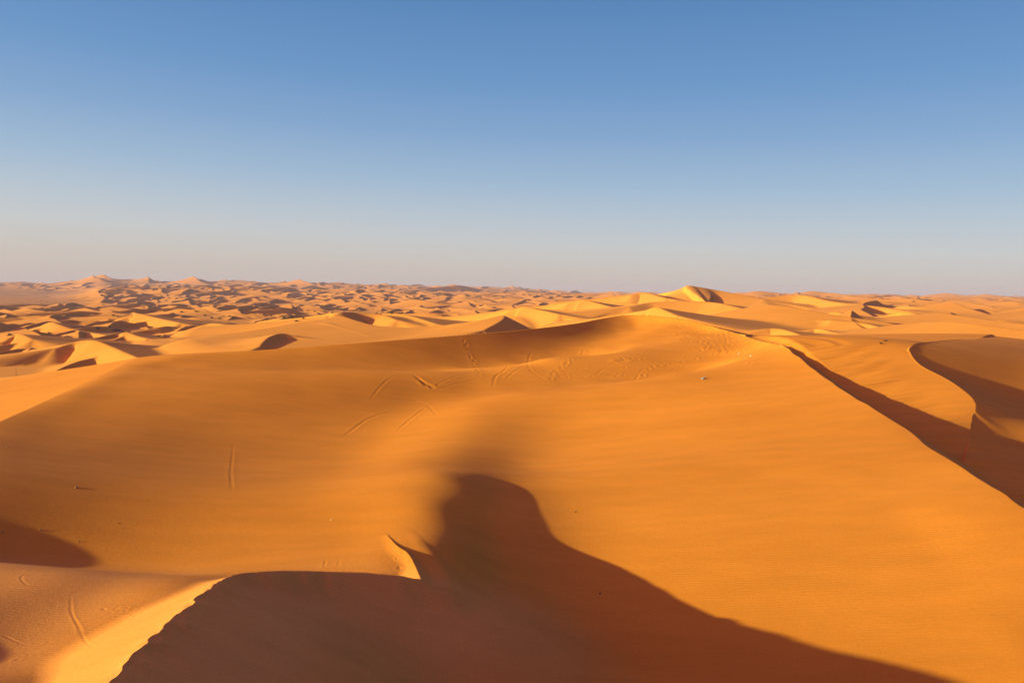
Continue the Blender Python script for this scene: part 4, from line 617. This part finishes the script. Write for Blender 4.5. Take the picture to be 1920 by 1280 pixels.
def track(pts, w=0.2, a=0.07, rim=0.6, n=8):
    c = catmull([(*hit(*p), 0) for p in pts], n)
    ws = window(c, 4 * w + 0.5); x, y = X[ws], Y[ws]
    c[:, 2] = np.clip(np.minimum(np.arange(len(c)), len(c) - 1 - np.arange(len(c))) / (0.14 * len(c)), 0, 1)
    d, lat, (z_,) = polydist(x, y, c)
    d = d * (1 + 0.25 * vnoise(x * 1.7, y * 1.7, 91))
    a = 0.20 * a * z_ * (0.75 + 0.5 * vnoise(x * .5, y * .5, 92)); w = 0.8 * w
    Z[ws] += (-a * np.exp(-(d / w) ** 2) + rim * a * np.exp(-((d - 2 * w) / w) ** 2)).astype(F32)

def dimple(x0, y0, w, a, ang=0.0, el=1.5):
    a = a * 0.24; ws = window(np.array([[x0, y0]]), 5 * w); x, y = X[ws] - F32(x0), Y[ws] - F32(y0)
    u = (x * math.cos(ang) + y * math.sin(ang)) / el; v = -x * math.sin(ang) + y * math.cos(ang)
    d2 = (u * u + v * v) / (w * w)
    Z[ws] += (a * (-np.exp(-d2) + 0.45 * np.exp(-(np.sqrt(d2) - 1.9) ** 2))).astype(F32)

def footprints(pts, step=0.75, w=0.16, a=0.09, side=0.16):
    c = catmull([(*hit(*p), 0) for p in pts], 10)
    s_ = np.r_[0, np.cumsum(np.hypot(np.diff(c[:, 0]), np.diff(c[:, 1])))]
    k = 0; q = 0.0
    while q < s_[-1]:
        x0 = np.interp(q, s_, c[:, 0]); y0 = np.interp(q, s_, c[:, 1])
        x1 = np.interp(q + .2, s_, c[:, 0]); y1 = np.interp(q + .2, s_, c[:, 1])
        g = math.atan2(y1 - y0, x1 - x0); o = side * (1 if k % 2 else -1)
        dimple(x0 - math.sin(g) * o + random.gauss(0, .16), y0 + math.cos(g) * o + random.gauss(0, .16), w * random.uniform(.7, 1.25), a * random.uniform(.3, 1.2), g + random.gauss(0, .4))
        k += 1; q += step * random.uniform(.85, 1.15)

for pts in ([(690, 756), (702, 740), (716, 722), (740, 706), (772, 702), (790, 714), (812, 726), (830, 716), (862, 704), (905, 695), (960, 690), (1008, 684)],
            [(800, 738), (850, 722), (905, 710), (945, 702), (985, 690), (1020, 682)],
            [(922, 730), (930, 706), (948, 692), (975, 682), (1010, 674)], [(946, 714), (966, 696), (992, 685), (1003, 680)], [(1006, 664), (992, 672), (990, 684), (1004, 702), (1033, 717)],
            [(760, 745), (800, 760), (822, 782)], [(640, 822), (690, 786), (745, 768)], [(740, 812), (780, 778), (800, 764)],
            [(1110, 706), (1140, 688), (1168, 673)], [(1130, 710), (1160, 694), (1190, 681)], [(1095, 720), (1108, 724), (1122, 731)], [(1165, 718), (1200, 700), (1216, 690)],
            [(1238, 648), (1290, 630), (1330, 619)], [(1256, 652), (1300, 636), (1336, 622)], [(1240, 640), (1280, 626), (1310, 616)], [(1318, 608), (1338, 622), (1344, 646)], [(1352, 616), (1362, 636), (1361, 655)]):
    track(pts, 0.24, 0.10)
track([(774, 703), (788, 713), (802, 722), (815, 729)], 0.42, 0.26)
track([(784, 707), (800, 727)], 0.3, 0.16)
for pts in ([(438, 830), (433, 880), (435, 925)],):
    track(pts, 0.16, 0.05)
for pts in ([(133, 1112), (134, 1148), (150, 1180), (182, 1218)], [(146, 1172), (200, 1154), (246, 1138)], [(0, 1188), (40, 1206), (70, 1212)], [(60, 1072), (40, 1082), (52, 1096), (90, 1098)], [(0, 1098), (60, 1106), (160, 1102)]):
    track(pts, 0.07, 0.035)
for pts in ([(716, 1062), (737, 1044), (754, 1030)], [(712, 1050), (730, 1038), (744, 1030)], [(608, 1062), (611, 1050)], [(634, 1062), (637, 1048)], [(560, 1064), (590, 1054)]):
    track(pts, 0.09, 0.04)
footprints([(872, 642), (878, 662), (888, 685), (898, 706)], 0.6, .22, .13, .22)
footprints([(1028, 718), (1046, 696), (1070, 672), (1098, 650)], 0.8, .24, .16)
footprints([(1060, 706), (1076, 690)], 0.8, .2, .12)
footprints([(1170, 716), (1215, 694), (1262, 682), (1320, 668)], 0.75, .22, .13)
footprints([(195, 1138), (240, 1146), (300, 1160)], 0.55, .08, .05, .14)
footprints([(215, 1146), (262, 1142), (320, 1139)], 0.6, .08, .05, .12)
footprints([(750, 1034), (756, 1062)], 0.5, .09, .06, .1)
footprints([(30, 1235), (70, 1228)], 0.5, .08, .05)
footprints([(1192, 592), (1260, 598), (1340, 616), (1400, 634), (1462, 650)], 0.7, .24, .16, .3)
footprints([(1240, 600), (1320, 616), (1400, 640)], 0.7, .24, .14, .5)
for _ in range(230):                                   # the trampled hollow below the rim
    t_ = random.random(); px_ = 1270 + 150 * t_ + random.gauss(0, 14); py_ = 612 + 48 * t_ + random.uniform(-10, 26)
    if py_ < 600 + (px_ - 1180) * .16: continue
    dimple(*hit(px_, py_), random.uniform(.16, .3), random.uniform(.08, .17), random.uniform(0, 3))
for _ in range(60):
    dimple(*hit(random.uniform(1040, 1320), random.uniform(655, 712)), random.uniform(.14, .24), random.uniform(.06, .12), random.uniform(0, 3))
dimple(*hit(1166, 677), .5, .3)
# steps along the lip of the foreground crest
s_ = fc[:, 3]
for q_ in np.arange(16, 40, 0.62):
    x0 = np.interp(q_, s_, fc[:, 0]); y0 = np.interp(q_, s_, fc[:, 1]); x1 = np.interp(q_ + .3, s_, fc[:, 0]); y1 = np.interp(q_ + .3, s_, fc[:, 1])
    g = math.atan2(y1 - y0, x1 - x0); o = -random.choice([.12, .3, .55, .8])
    if random.random() < .75: dimple(x0 - math.sin(g) * o, y0 + math.cos(g) * o, random.uniform(.09, .16), random.uniform(.08, .17), g + random.uniform(-.5, .5))
# grains slipping down: fine flutes on the windward lip and the slip face of the long right crest
kc = catmull(K4, 8); kc = np.c_[kc, np.r_[0, np.cumsum(np.hypot(np.diff(kc[:, 0]), np.diff(kc[:, 1])))]]
ws = window(kc, 16); d, lat, (z_, t_) = polydist(X[ws], Y[ws], kc)
lee_s = vnoise(t_ * 1.6 + d * .5, d * .10, 95) * .09 * smoothstep(.3, 2, d) * (1 - smoothstep(9, 15, d)) + vnoise(t_ * .5 + d * .3, d * .07, 97) * .12 * smoothstep(.5, 3, d)* (1 - smoothstep(9, 15, d))
win_s = vnoise(t_ * 2.2 - d * .9, d * .12, 96) * .006 * smoothstep(.5, 2, d) * (1 - smoothstep(6, 14, d)) * smoothstep(-.2, .4, vnoise(t_ * .12, d * .1, 98))
Z[ws] += np.where(lat > 0, lee_s, win_s).astype(F32)
# arcs of tyre tracks on the valley floor
for k_ in range(5):
    track([(1800 + 6 * k_, 790 - 4 * k_), (1850 + 4 * k_, 768 - 3 * k_), (1890, 764 + 5 * k_), (1915, 780 + 6 * k_)], 0.16, 0.05)

# ------------------------------------------------------------------ materials
def sand_material(name, c0, c1, ripple, pale=None):
    mt = bpy.data.materials.new(name); mt.use_nodes = True
    n = mt.node_tree.nodes; l = mt.node_tree.links; b = n["Principled BSDF"]
    b.inputs["Roughness"].default_value = 0.9; b.inputs["Specular IOR Level"].default_value = 0.1
    geo = n.new("ShaderNodeNewGeometry")
    def noise(scale, det=3, rough=.5, vec=None):
        q = n.new("ShaderNodeTexNoise"); q.inputs["Scale"].default_value = scale; q.inputs["Detail"].default_value = det; q.inputs["Roughness"].default_value = rough
        l.new(vec or geo.outputs["Position"], q.inputs["Vector"]); return q
    def rng_(src, a0, a1, b0, b1):
        r = n.new("ShaderNodeMapRange"); r.inputs[1].default_value = a0; r.inputs[2].default_value = a1; r.inputs[3].default_value = b0; r.inputs[4].default_value = b1
        l.new(src, r.inputs[0]); return r.outputs[0]
    def mul(x, y):
        q = n.new("ShaderNodeMath"); q.operation = 'MULTIPLY'; l.new(x, q.inputs[0]); l.new(y, q.inputs[1]); return q.outputs[0]
    # bands of coarser and finer sand drawn out along the wind
    mp = n.new("ShaderNodeMapping"); mp.inputs["Rotation"].default_value = (0, 0, math.radians(-20)); mp.inputs["Scale"].default_value = (.25, 1, 1)
    l.new(geo.outputs["Position"], mp.inputs[0])
    big = noise(0.05, 4, .6, mp.outputs[0]); mid_ = noise(.55, 4, .6, mp.outputs[0]); grain = noise(9.0, 4, .7); fine = noise(2.2, 4, .65)
    ramp = n.new("ShaderNodeValToRGB"); e = ramp.color_ramp.elements
    e[0].position = .32; e[0].color = c0; e[1].position = .68; e[1].color = c1
    l.new(big.outputs[0], ramp.inputs[0])
    mix = n.new("ShaderNodeMix"); mix.data_type = 'RGBA'; mix.blend_type = 'MULTIPLY'; mix.inputs[0].default_value = 1
    base_ = ramp.outputs[0]
    if pale:                                             # paler near sand by vertex mask, brightened further to lift the shaded slip face
        at_ = n.new("ShaderNodeAttribute"); at_.attribute_name = "paleness"
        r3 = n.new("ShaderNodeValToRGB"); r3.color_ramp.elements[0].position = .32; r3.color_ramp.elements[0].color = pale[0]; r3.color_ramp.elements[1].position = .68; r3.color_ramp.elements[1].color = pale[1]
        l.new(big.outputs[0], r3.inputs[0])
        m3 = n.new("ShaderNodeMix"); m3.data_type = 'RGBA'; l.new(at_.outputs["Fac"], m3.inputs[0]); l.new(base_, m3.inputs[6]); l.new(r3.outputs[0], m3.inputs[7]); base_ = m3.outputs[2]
    l.new(base_, mix.inputs[6]); l.new(mul(rng_(grain.outputs[0], .25, .75, .89, 1.08), rng_(mid_.outputs[0], .3, .7, .93, 1.05)), mix.inputs[7]); l.new(mix.outputs[2], b.inputs["Base Color"])
    add = n.new("ShaderNodeMath"); add.operation = 'ADD'; l.new(fine.outputs[0], add.inputs[0]); l.new(grain.outputs[0], add.inputs[1])
    bump = n.new("ShaderNodeBump"); bump.inputs["Strength"].default_value = .25; bump.inputs["Distance"].default_value = .05
    l.new(add.outputs[0], bump.inputs["Height"]); last = bump
    if ripple:
        wv2 = n.new("ShaderNodeTexWave"); wv2.bands_direction = 'Y'; wv2.inputs["Scale"].default_value = 1.1; wv2.inputs["Distortion"].default_value = 5; wv2.inputs["Detail"].default_value = 2; wv2.inputs["Detail Scale"].default_value = .9
        l.new(geo.outputs["Position"], wv2.inputs["Vector"])
        b2 = n.new("ShaderNodeBump"); b2.inputs["Strength"].default_value = .5; b2.inputs["Distance"].default_value = ripple
        l.new(wv2.outputs["Fac"], b2.inputs["Height"]); l.new(bump.outputs[0], b2.inputs["Normal"]); last = b2
    l.new(last.outputs[0], b.inputs["Normal"])
    return mt
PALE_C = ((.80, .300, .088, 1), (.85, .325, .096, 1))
SAND = sand_material("orange_sand", (.67, .218, .025, 1), (.76, .258, .035, 1), 0.006, PALE_C)
PALE = sand_material("pale_sand", (.67, .218, .025, 1), (.76, .258, .035, 1), 0.02, PALE_C)
FIELD = sand_material("yellow_sand", (.69, .25, .046, 1), (.75, .28, .054, 1), 0)
GRAVEL = sand_material("gravel", (.50, .19, .06, 1), (.58, .22, .07, 1), 0)

# ------------------------------------------------------------------ the terrain mesh, split along crests and feet
Zw = Z + F32(EYE)
idx = np.arange(NR * NT, dtype=np.int32).reshape(NR, NT)
q = np.stack([idx[:-1, :-1], idx[:-1, 1:], idx[1:, 1:], idx[1:, :-1]], -1).reshape(-1, 4)
co = np.stack([X, Y, Zw], -1).reshape(-1, 3)

# shading normals of the whole sheet, so that the pieces meet without a seam
P3 = co.reshape(NR, NT, 3)
dr_ = np.gradient(P3, axis=0); dt_ = np.gradient(P3, axis=1)
NRM = np.cross(dt_.reshape(-1, 3), dr_.reshape(-1, 3)); NRM /= np.maximum(np.linalg.norm(NRM, axis=1, keepdims=True), 1e-9)
NRM *= np.sign(NRM[:, 2:3] + 1e-9)
def build(name, faces, label, mat, custom=True):
    used = np.unique(faces); remap = np.full(NR * NT, -1, np.int32); remap[used] = np.arange(len(used), dtype=np.int32)
    f = remap[faces]; me = bpy.data.meshes.new(name)
    me.vertices.add(len(used)); me.vertices.foreach_set("co", co[used].ravel())
    me.loops.add(f.size); me.loops.foreach_set("vertex_index", f.ravel())
    me.polygons.add(len(f)); me.polygons.foreach_set("loop_start", np.arange(0, f.size, 4, dtype=np.int32))
    me.update(calc_edges=True)
    me.polygons.foreach_set("use_smooth", np.ones(len(f), bool))
    me.materials.append(mat)
    at = me.attributes.new('paleness', 'FLOAT', 'POINT'); at.data.foreach_set('value', pale_.ravel()[used])
    if custom: me.normals_split_custom_set_from_vertices(NRM[used])
    o = bpy.data.objects.new(name, me); scn.collection.objects.link(o)
    o["kind"] = "structure"; o["label"] = label
    return o
def fmask(v): return (v[:-1, :-1] & v[1:, 1:]).ravel()
region = np.zeros(len(q), np.int8)
region[fmask((flat + 0.45 * fbm(X / 260, Y / 260, 61, 3)) > 0.62)] = 4
region[fmask(cres_)] = 3
region[fmask(great_)] = 2
region[fmask(fore_ & (RR > 3))] = 1
build("dune_field", q[region == 0], "sea of small orange dunes with dark slip faces reaching the horizon", FIELD, False)
build("foreground_dune", q[region == 1], "nearest dune with a footprinted crest and a shaded rippled slip face", PALE)
build("great_dune", q[region == 2], "great smooth orange dune with a scooped bowl and a long bright right slope", SAND)
build("crescent_dune", q[region == 3], "crescent dune behind the long dark slip face on the right", SAND)
build("plain", q[region == 4], "flat brown plain beyond the dunes far away on the left", GRAVEL, False)

# ------------------------------------------------------------------ small things lying and growing on the sand
import bmesh
def plain_material(name, c0, c1, rough=.85, scale=14):
    mt = bpy.data.materials.new(name); mt.use_nodes = True
    n = mt.node_tree.nodes; l = mt.node_tree.links; b = n["Principled BSDF"]; b.inputs["Roughness"].default_value = rough
    t = n.new("ShaderNodeTexNoise"); t.inputs["Scale"].default_value = scale; t.inputs["Detail"].default_value = 4
    co_ = n.new("ShaderNodeTexCoord"); l.new(co_.outputs["Object"], t.inputs["Vector"])
    r = n.new("ShaderNodeValToRGB"); r.color_ramp.elements[0].color = (*c0, 1); r.color_ramp.elements[1].color = (*c1, 1)
    r.color_ramp.elements[0].position = .35; r.color_ramp.elements[1].position = .65
    l.new(t.outputs[0], r.inputs[0]); l.new(r.outputs[0], b.inputs["Base Color"])
    return mt
STONE = plain_material("brown_stone", (.20, .09, .04), (.36, .17, .08)); DARK = plain_material("dark_stone", (.06, .035, .025), (.13, .07, .04))
WHITE = plain_material("white_scrap", (.62, .58, .52), (.85, .82, .78)); BLUE = plain_material("blue_grey_scrap", (.12, .20, .34), (.42, .50, .62))
LEAF = plain_material("dry_green_leaves", (.030, .024, .010), (.085, .060, .024)); WOOD = plain_material("grey_wood", (.10, .065, .035), (.19, .13, .08))

def link(name, me, mat, parent=None):
    me.materials.append(mat); o = bpy.data.objects.new(name, me); scn.collection.objects.link(o); o.parent = parent
    return o
def tag(o, label, cat, group=None):
    o["label"] = label; o["category"] = cat
    if group: o["group"] = group
    return o

def stone(px, py, size, label, mat=STONE, seed=0):
    size *= .62; x, y = hit(px, py); r = random.Random(seed + int(px))
    bm = bmesh.new(); bmesh.ops.create_icosphere(bm, subdivisions=3, radius=1)
    sx, sy, sz = r.uniform(.8, 1.3), r.uniform(.6, 1.0), r.uniform(.5, .8)
    cuts = [(Vector((r.uniform(-1, 1), r.uniform(-1, 1), r.uniform(-.4, 1))).normalized(), r.uniform(.62, .9)) for _ in range(9)]
    for v in bm.verts:
        for nrm, dd in cuts:                             # broken facets
            e_ = v.co.dot(nrm) - dd
            if e_ > 0: v.co -= nrm * e_ * .9
        v.co *= 1 + .06 * math.sin(v.co.x * 7 + r.random()) * math.cos(v.co.y * 6)
        v.co = Vector((v.co.x * sx, v.co.y * sy, v.co.z * sz)) * size * .5
    me = bpy.data.meshes.new("stone"); bm.to_mesh(me); bm.free()
    o = link("stone", me, mat); o.location = (x, y, ground(x, y) + EYE + .10 * size); o.rotation_euler = (0, 0, r.uniform(0, 6))
    return tag(o, label, "stone", "stones lying on the great dune")
for a_ in [(143, 915, .42, "brown stone with a long shadow, largest one on the dark left slope"), (14, 841, .34, "brown stone by the left picture edge, highest on the left slope"),
           (76, 994, .30, "brown stone at the upper rim of the lens-shaped left shadow"), (5, 998, .26, "stone lying inside the lens-shaped shadow on the left"),
           (222, 981, .18, "small stone right of the lens-shaped shadow, upper of a close pair"), (232, 991, .16, "small stone right of the lens-shaped shadow, lower of a close pair"),
           (148, 1016, .22, "flat stone just above the tip of the lens-shaped shadow"), (293, 838, .2, "small stone alone in the middle of the dark left slope"),
           (290, 922, .18, "small stone on the left slope below the lone middle one")]:
    stone(*a_)
stone(1079, 960, .26, "dark chip alone on the bright slope right of the central shadow", DARK)
stone(1125, 1113, .30, "dark stone lying inside the big central shadow", DARK)
stone(621, 975, .20, "tiny white stone on the bright shoulder left of the central shadow", WHITE)
stone(1166, 676, .55, "dark clod of sand beside the straight tracks in the scooped bowl", STONE)

def scrap(px, py, size, label, mat, seed):
    x, y = hit(px, py); r = random.Random(seed); bm = bmesh.new()
    bmesh.ops.create_grid(bm, x_segments=9, y_segments=7, size=.5)
    ph = [r.uniform(0, 6) for _ in range(4)]
    for v in bm.verts:
        u, w_ = v.co.x, v.co.y
        v.co.z = .16 * math.sin(5 * u + ph[0]) * math.cos(6 * w_ + ph[1]) + .10 * math.sin(13 * u + 9 * w_ + ph[2]) + .22 * (u * u + w_ * w_)
        v.co.x *= 1 - .3 * abs(w_); v.co.y *= .75
    g_ = bmesh.ops.solidify(bm, geom=bm.faces[:], thickness=.02)
    for v in bm.verts: v.co *= size
    me = bpy.data.meshes.new("litter_scrap"); bm.to_mesh(me); bm.free()
    o = link("litter_scrap", me, mat); o.location = (x, y, ground(x, y) + EYE + .10 * size); o.rotation_euler = (.35, .2, r.uniform(0, 6))
    return tag(o, label, "litter")
scrap(1318, 711, .62, "crumpled blue-grey scrap at the lower edge of the scooped bowl", BLUE, 3)
scrap(1385, 664, .4, "small white scrap among the footprints, left of two", WHITE, 4)
scrap(1407, 668, .35, "small white scrap among the footprints, right of two", WHITE, 5)

def make_shrub():
    root = bpy.data.objects.new("desert_shrub", None); scn.collection.objects.link(root)
    r = random.Random(5); bs = bmesh.new(); bf = bmesh.new()
    for k in range(14):                                   # stems fanning out of one foot
        az = r.uniform(0, 6.283); ln = r.uniform(.6, 1.0); tilt = r.uniform(.15, 1.0); p0 = Vector((0, 0, -.1)); dirv = Vector((math.cos(az) * math.sin(tilt), math.sin(az) * math.sin(tilt), math.cos(tilt)))
        pts = [p0 + dirv * ln * t_ + Vector((0, 0, -.15 * t_ * t_)) for t_ in (0, .35, .7, 1)]
        rings = []
        for i_, p in enumerate(pts):
            rad = .03 * (1 - .25 * i_); rings.append([bs.verts.new(p + Vector((math.cos(q_) * rad, math.sin(q_) * rad, 0))) for q_ in (0, 2.09, 4.19)])
        for i_ in range(3):
            for c_ in range(3): bs.faces.new((rings[i_][c_], rings[i_][(c_ + 1) % 3], rings[i_ + 1][(c_ + 1) % 3], rings[i_ + 1][c_]))
        for _ in range(34):                               # leaf sprays along the stem
            c_ = p0.lerp(pts[-1], r.uniform(.35, 1.08)) + Vector((r.gauss(0, .10), r.gauss(0, .10), r.gauss(.02, .09)))
            c_.z = max(c_.z, .01)
            a1 = Vector((r.gauss(0, 1), r.gauss(0, 1), r.gauss(0, 1))).normalized() * .075; b1 = Vector((r.gauss(0, 1), r.gauss(0, 1), r.gauss(0, 1))).normalized() * .04
            bf.faces.new([bf.verts.new(c_ + v_) for v_ in (-a1, b1, a1, -b1)])
    ms = bpy.data.meshes.new("stem"); bs.to_mesh(ms); bs.free(); mf = bpy.data.meshes.new("foliage"); bf.to_mesh(mf); bf.free()
    return root, link("stem", ms, WOOD, root), link("foliage", mf, LEAF, root)
shrub0 = make_shrub()
GRP = "desert shrubs scattered between the dunes"; FAR = "small dark desert shrub, a speck among the distant dunes"
shrubs = [(221, 621, 1.9, "largest dark shrub of the small cluster between the left dunes"), (229, 622, 1.1, "small shrub just right of the largest shrub of the left cluster"),
          (214, 620, 1.0, "small shrub just left of the largest shrub of the left cluster"), (205, 613, 1.2, "lone shrub just behind the small cluster of shrubs on the left"),
          (183, 617, 1.5, "dark shrub at the shaded hollow left of the shrub cluster"), (298, 631, 1.7, "dark shrub below a dune crest right of the left shrub cluster"),
          (1661, 640, 1.5, "lone dark shrub on bright sand behind the crescent dune at right"), (1651, 645, .8, "tiny shrub just left of the lone one behind the crescent dune"),
          (1713, 566, 2.2, "dark shrub on a far dune beyond the crescent dune at right"), (1770, 565, 2.2, "dark shrub on the far dunes towards the right edge")]
shrubs += [(px_, py_, random.uniform(1.4, 2.4), FAR) for px_, py_ in [(78, 564), (88, 566), (186, 578), (193, 572), (212, 592), (220, 594), (340, 586), (368, 585), (385, 592), (357, 576), (398, 597), (412, 598), (430, 594), (437, 596), (470, 580), (512, 581), (508, 593), (532, 597), (547, 595), (555, 603), (568, 598), (578, 583), (582, 570), (590, 585), (600, 569), (604, 573), (608, 585), (612, 586), (497, 558), (470, 562), (535, 566), (560, 562), (632, 582), (668, 575), (700, 580), (735, 588)]]
for k_, (px_, py_, sz_, lab_) in enumerate(shrubs):
    if k_ == 0: parts = shrub0
    else:
        root = shrub0[0].copy(); scn.collection.objects.link(root); parts = (root,)
        for ch in shrub0[1:]:
            c_ = ch.copy(); scn.collection.objects.link(c_); c_.parent = root
    x_, y_ = hit(px_, py_); o = parts[0]
    sz_ = min(sz_, (4.5 if k_ else 7) * math.hypot(x_, y_) / FPX)      # low, wind-clipped bushes
    o.location = (x_, y_, ground(x_, y_) + EYE - .03); o.rotation_euler = (0, 0, random.uniform(0, 6.28)); o.scale = (sz_ * 1.2, sz_ * 1.2, sz_)
    tag(o, lab_, "shrub", GRP)

# ------------------------------------------------------------------ the desert air
bm = bmesh.new(); bmesh.ops.create_cube(bm, size=1)
for v in bm.verts:
    v.co = Vector((v.co.x * 26000, v.co.y * 20000 + 5000, (v.co.z + .5) * 140 - 40))
me = bpy.data.meshes.new("haze"); bm.to_mesh(me); bm.free()
hz = bpy.data.objects.new("haze", me); scn.collection.objects.link(hz); hz["kind"] = "stuff"
hm = bpy.data.materials.new("haze"); hm.use_nodes = True; hn = hm.node_tree
for n_ in list(hn.nodes):
    if n_.type != 'OUTPUT_MATERIAL': hn.nodes.remove(n_)
pv = hn.nodes.new("ShaderNodeVolumePrincipled"); pv.inputs["Density"].default_value = 1.0e-4; pv.inputs["Color"].default_value = (.62, .56, 1.0, 1)
hn.links.new(pv.outputs[0], hn.nodes[0].inputs["Volume"]); me.materials.append(hm)
